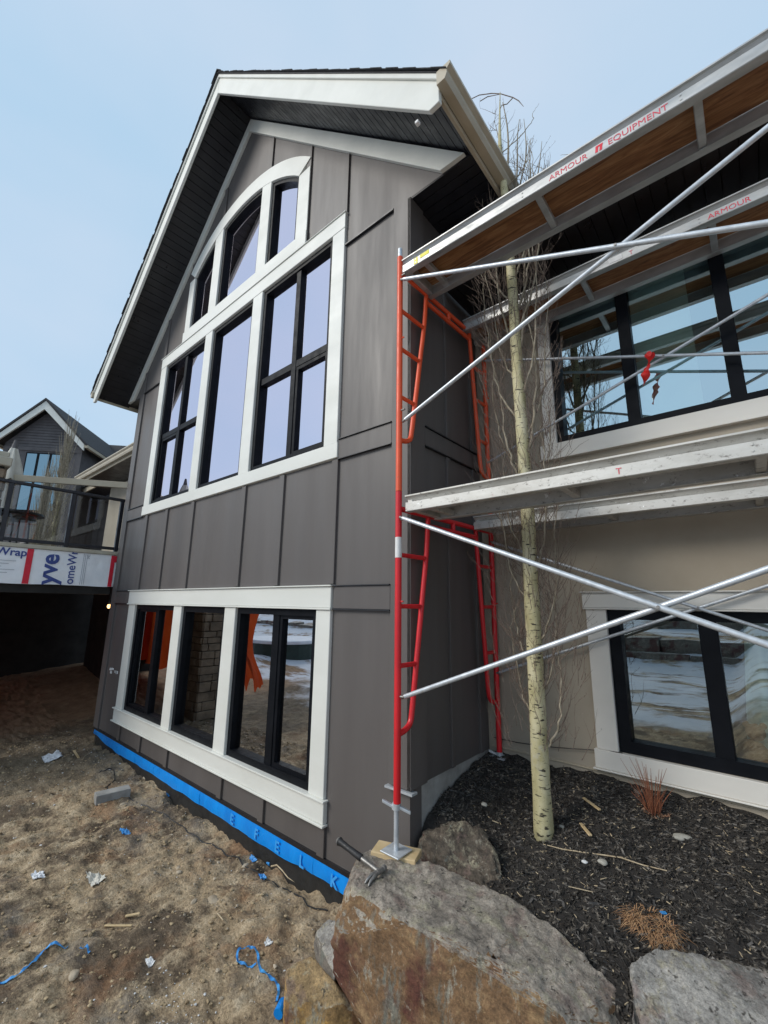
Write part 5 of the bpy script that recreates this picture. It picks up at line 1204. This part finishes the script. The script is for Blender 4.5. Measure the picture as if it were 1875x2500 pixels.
# ------------------------------------------------------------------ the yard behind the camera (seen in the glass)
rt = random.Random(21); k = 0
for row, (y0_, zz) in enumerate(((-15.2, -2.3), (-15.6, -1.85), (-22, -.6), (-28, .6), (-34, 1.8))):
    x = -26.
    while x < 16:
        L = rt.uniform(1.1, 2.4); hh = rt.uniform(.5, .75); dp = rt.uniform(.5, .9); z_ = gz(x, y0_) if row > 1 else zz
        pts = [(x+L*a+rt.uniform(-.12, .12), y0_+dp*b+rt.uniform(-.1, .1), z_+hh*c-.1+rt.uniform(-.06, .06)) for a in (0, .5, 1) for b in (0, 1) for c in (0, 1)]
        bm = bmesh.new(); [bm.verts.new(p_) for p_ in pts]; bmesh.ops.convex_hull(bm, input=bm.verts); bmesh.ops.delete(bm, geom=[v_ for v_ in bm.verts if not v_.link_faces], context='VERTS'); bm.verts.index_update()
        vs = [tuple(v_.co) for v_ in bm.verts]; fs = [[v_.index for v_ in f_.verts] for f_ in bm.faces]; bm.free()
        tag(obj('terrace_rock', vs, fs, MT['rock2'], None), 'rough rock of the snowy terraces behind the photographer', 'rock', 'terrace rocks across the yard'); x += L+(rt.uniform(.0, .06) if row < 2 else rt.uniform(.2, 2.2))
TX, TYY = -12.5, -8.2
HT = empty('covered_tub', (TX, TYY, -2.3), 'dark green covered tub with snow on its lid across the yard', 'tub')
prism('body', [(TX+1.5*math.cos(a), TYY+1.3*math.sin(a), -2.32) for a in np.linspace(0, 6.283, 20)[:-1]], (0, 0, .8), pm('dark_green_cover', (.018, .035, .028), (.03, .055, .045), 4, .6, 20, .2, .01), HT)
prism('snow_lid', [(TX+1.6*math.cos(a), TYY+1.4*math.sin(a), -1.515) for a in np.linspace(0, 6.283, 20)[:-1]], (0, 0, .12), MT['snow'], HT, .03)

# ------------------------------------------------------------------ things inside the bedroom window
CU = empty('curtain', (2.2, D+.22, -1.1), 'pale sheer curtain hanging inside the bedroom window', 'curtain')
vs, fs = [], []; n = 60
for i in range(n+1):
    t = i/n; x = 1.86+.75*t
    for z_, sc in ((-1.06, 1.), (-.4, .85), (.0, .7)): vs.append((x+(.10*(z_+1.06)), D+.27+.03*math.sin(t*38)*sc, z_))
for i in range(n):
    for j in range(2): fs.append((3*i+j, 3*i+3+j, 3*i+4+j, 3*i+1+j))
obj('cloth', vs, fs, MT['curtain'], CU, smooth=True)
TB = empty('plush_toy', (1.91, D+.17, -1.07), 'brown plush toy sitting on the bedroom window ledge', 'toy')
def blob(name, c, r, mat, parent):
    bm = bmesh.new(); bmesh.ops.create_icosphere(bm, subdivisions=3, radius=1.)
    vs = [(c[0]+v.co.x*r[0]*(1+.1*noise.noise(v.co*4)), c[1]+v.co.y*r[1], c[2]+v.co.z*r[2]*(1+.1*noise.noise(v.co*3))) for v in bm.verts]; fs = [[v.index for v in f.verts] for f in bm.faces]; bm.free()
    return obj(name, vs, fs, mat, parent, smooth=True)
blob('body', (1.90, D+.17, -.98), (.09, .06, .10), MT['teddy'], TB); blob('head', (1.93, D+.16, -.83), (.055, .05, .055), MT['teddy'], TB); blob('ear', (1.885, D+.16, -.785), (.02, .012, .022), MT['teddy'], TB); blob('ear', (1.975, D+.16, -.785), (.02, .012, .022), MT['teddy'], TB); blob('leg', (1.85, D+.15, -1.03), (.06, .05, .04), MT['teddy'], TB); blob('leg', (1.96, D+.15, -1.03), (.06, .05, .04), MT['teddy'], TB)
box('window_ledge', LW[0], LW[1], D+.101, D+.30, -1.10, -1.075, MT['trim'], H, .003)
BL = empty('blind', (1.75, D+.2, 1.5), 'pale roller blind inside the middle pane of the upper window', 'blind')
MT['blind'] = pm('translucent_blind', (.72, .84, .78), (.80, .90, .84), 2, .8, 30, .05)
box('cloth', 1.51, 1.93, D+.085, D+.09, 1.555, 2.95, MT['blind'], BL, 0); box('roller', 1.50, 1.95, D+.101, D+.13, 2.90, 2.955, MT['trim'], BL, .006)
wp = [at(u_, v_, 'y', D-.03) for u_, v_ in ((1205, 1800), (1260, 1812), (1330, 1822), (1400, 1828), (1462, 1832), (1520, 1838))]
tag(tube('wire', smoothpath(wp, 5), .0035, MT['cable'], None, 6), 'thin dark string light wire along the base of the stucco wall', 'wire')
bpy.context.view_layer.update()
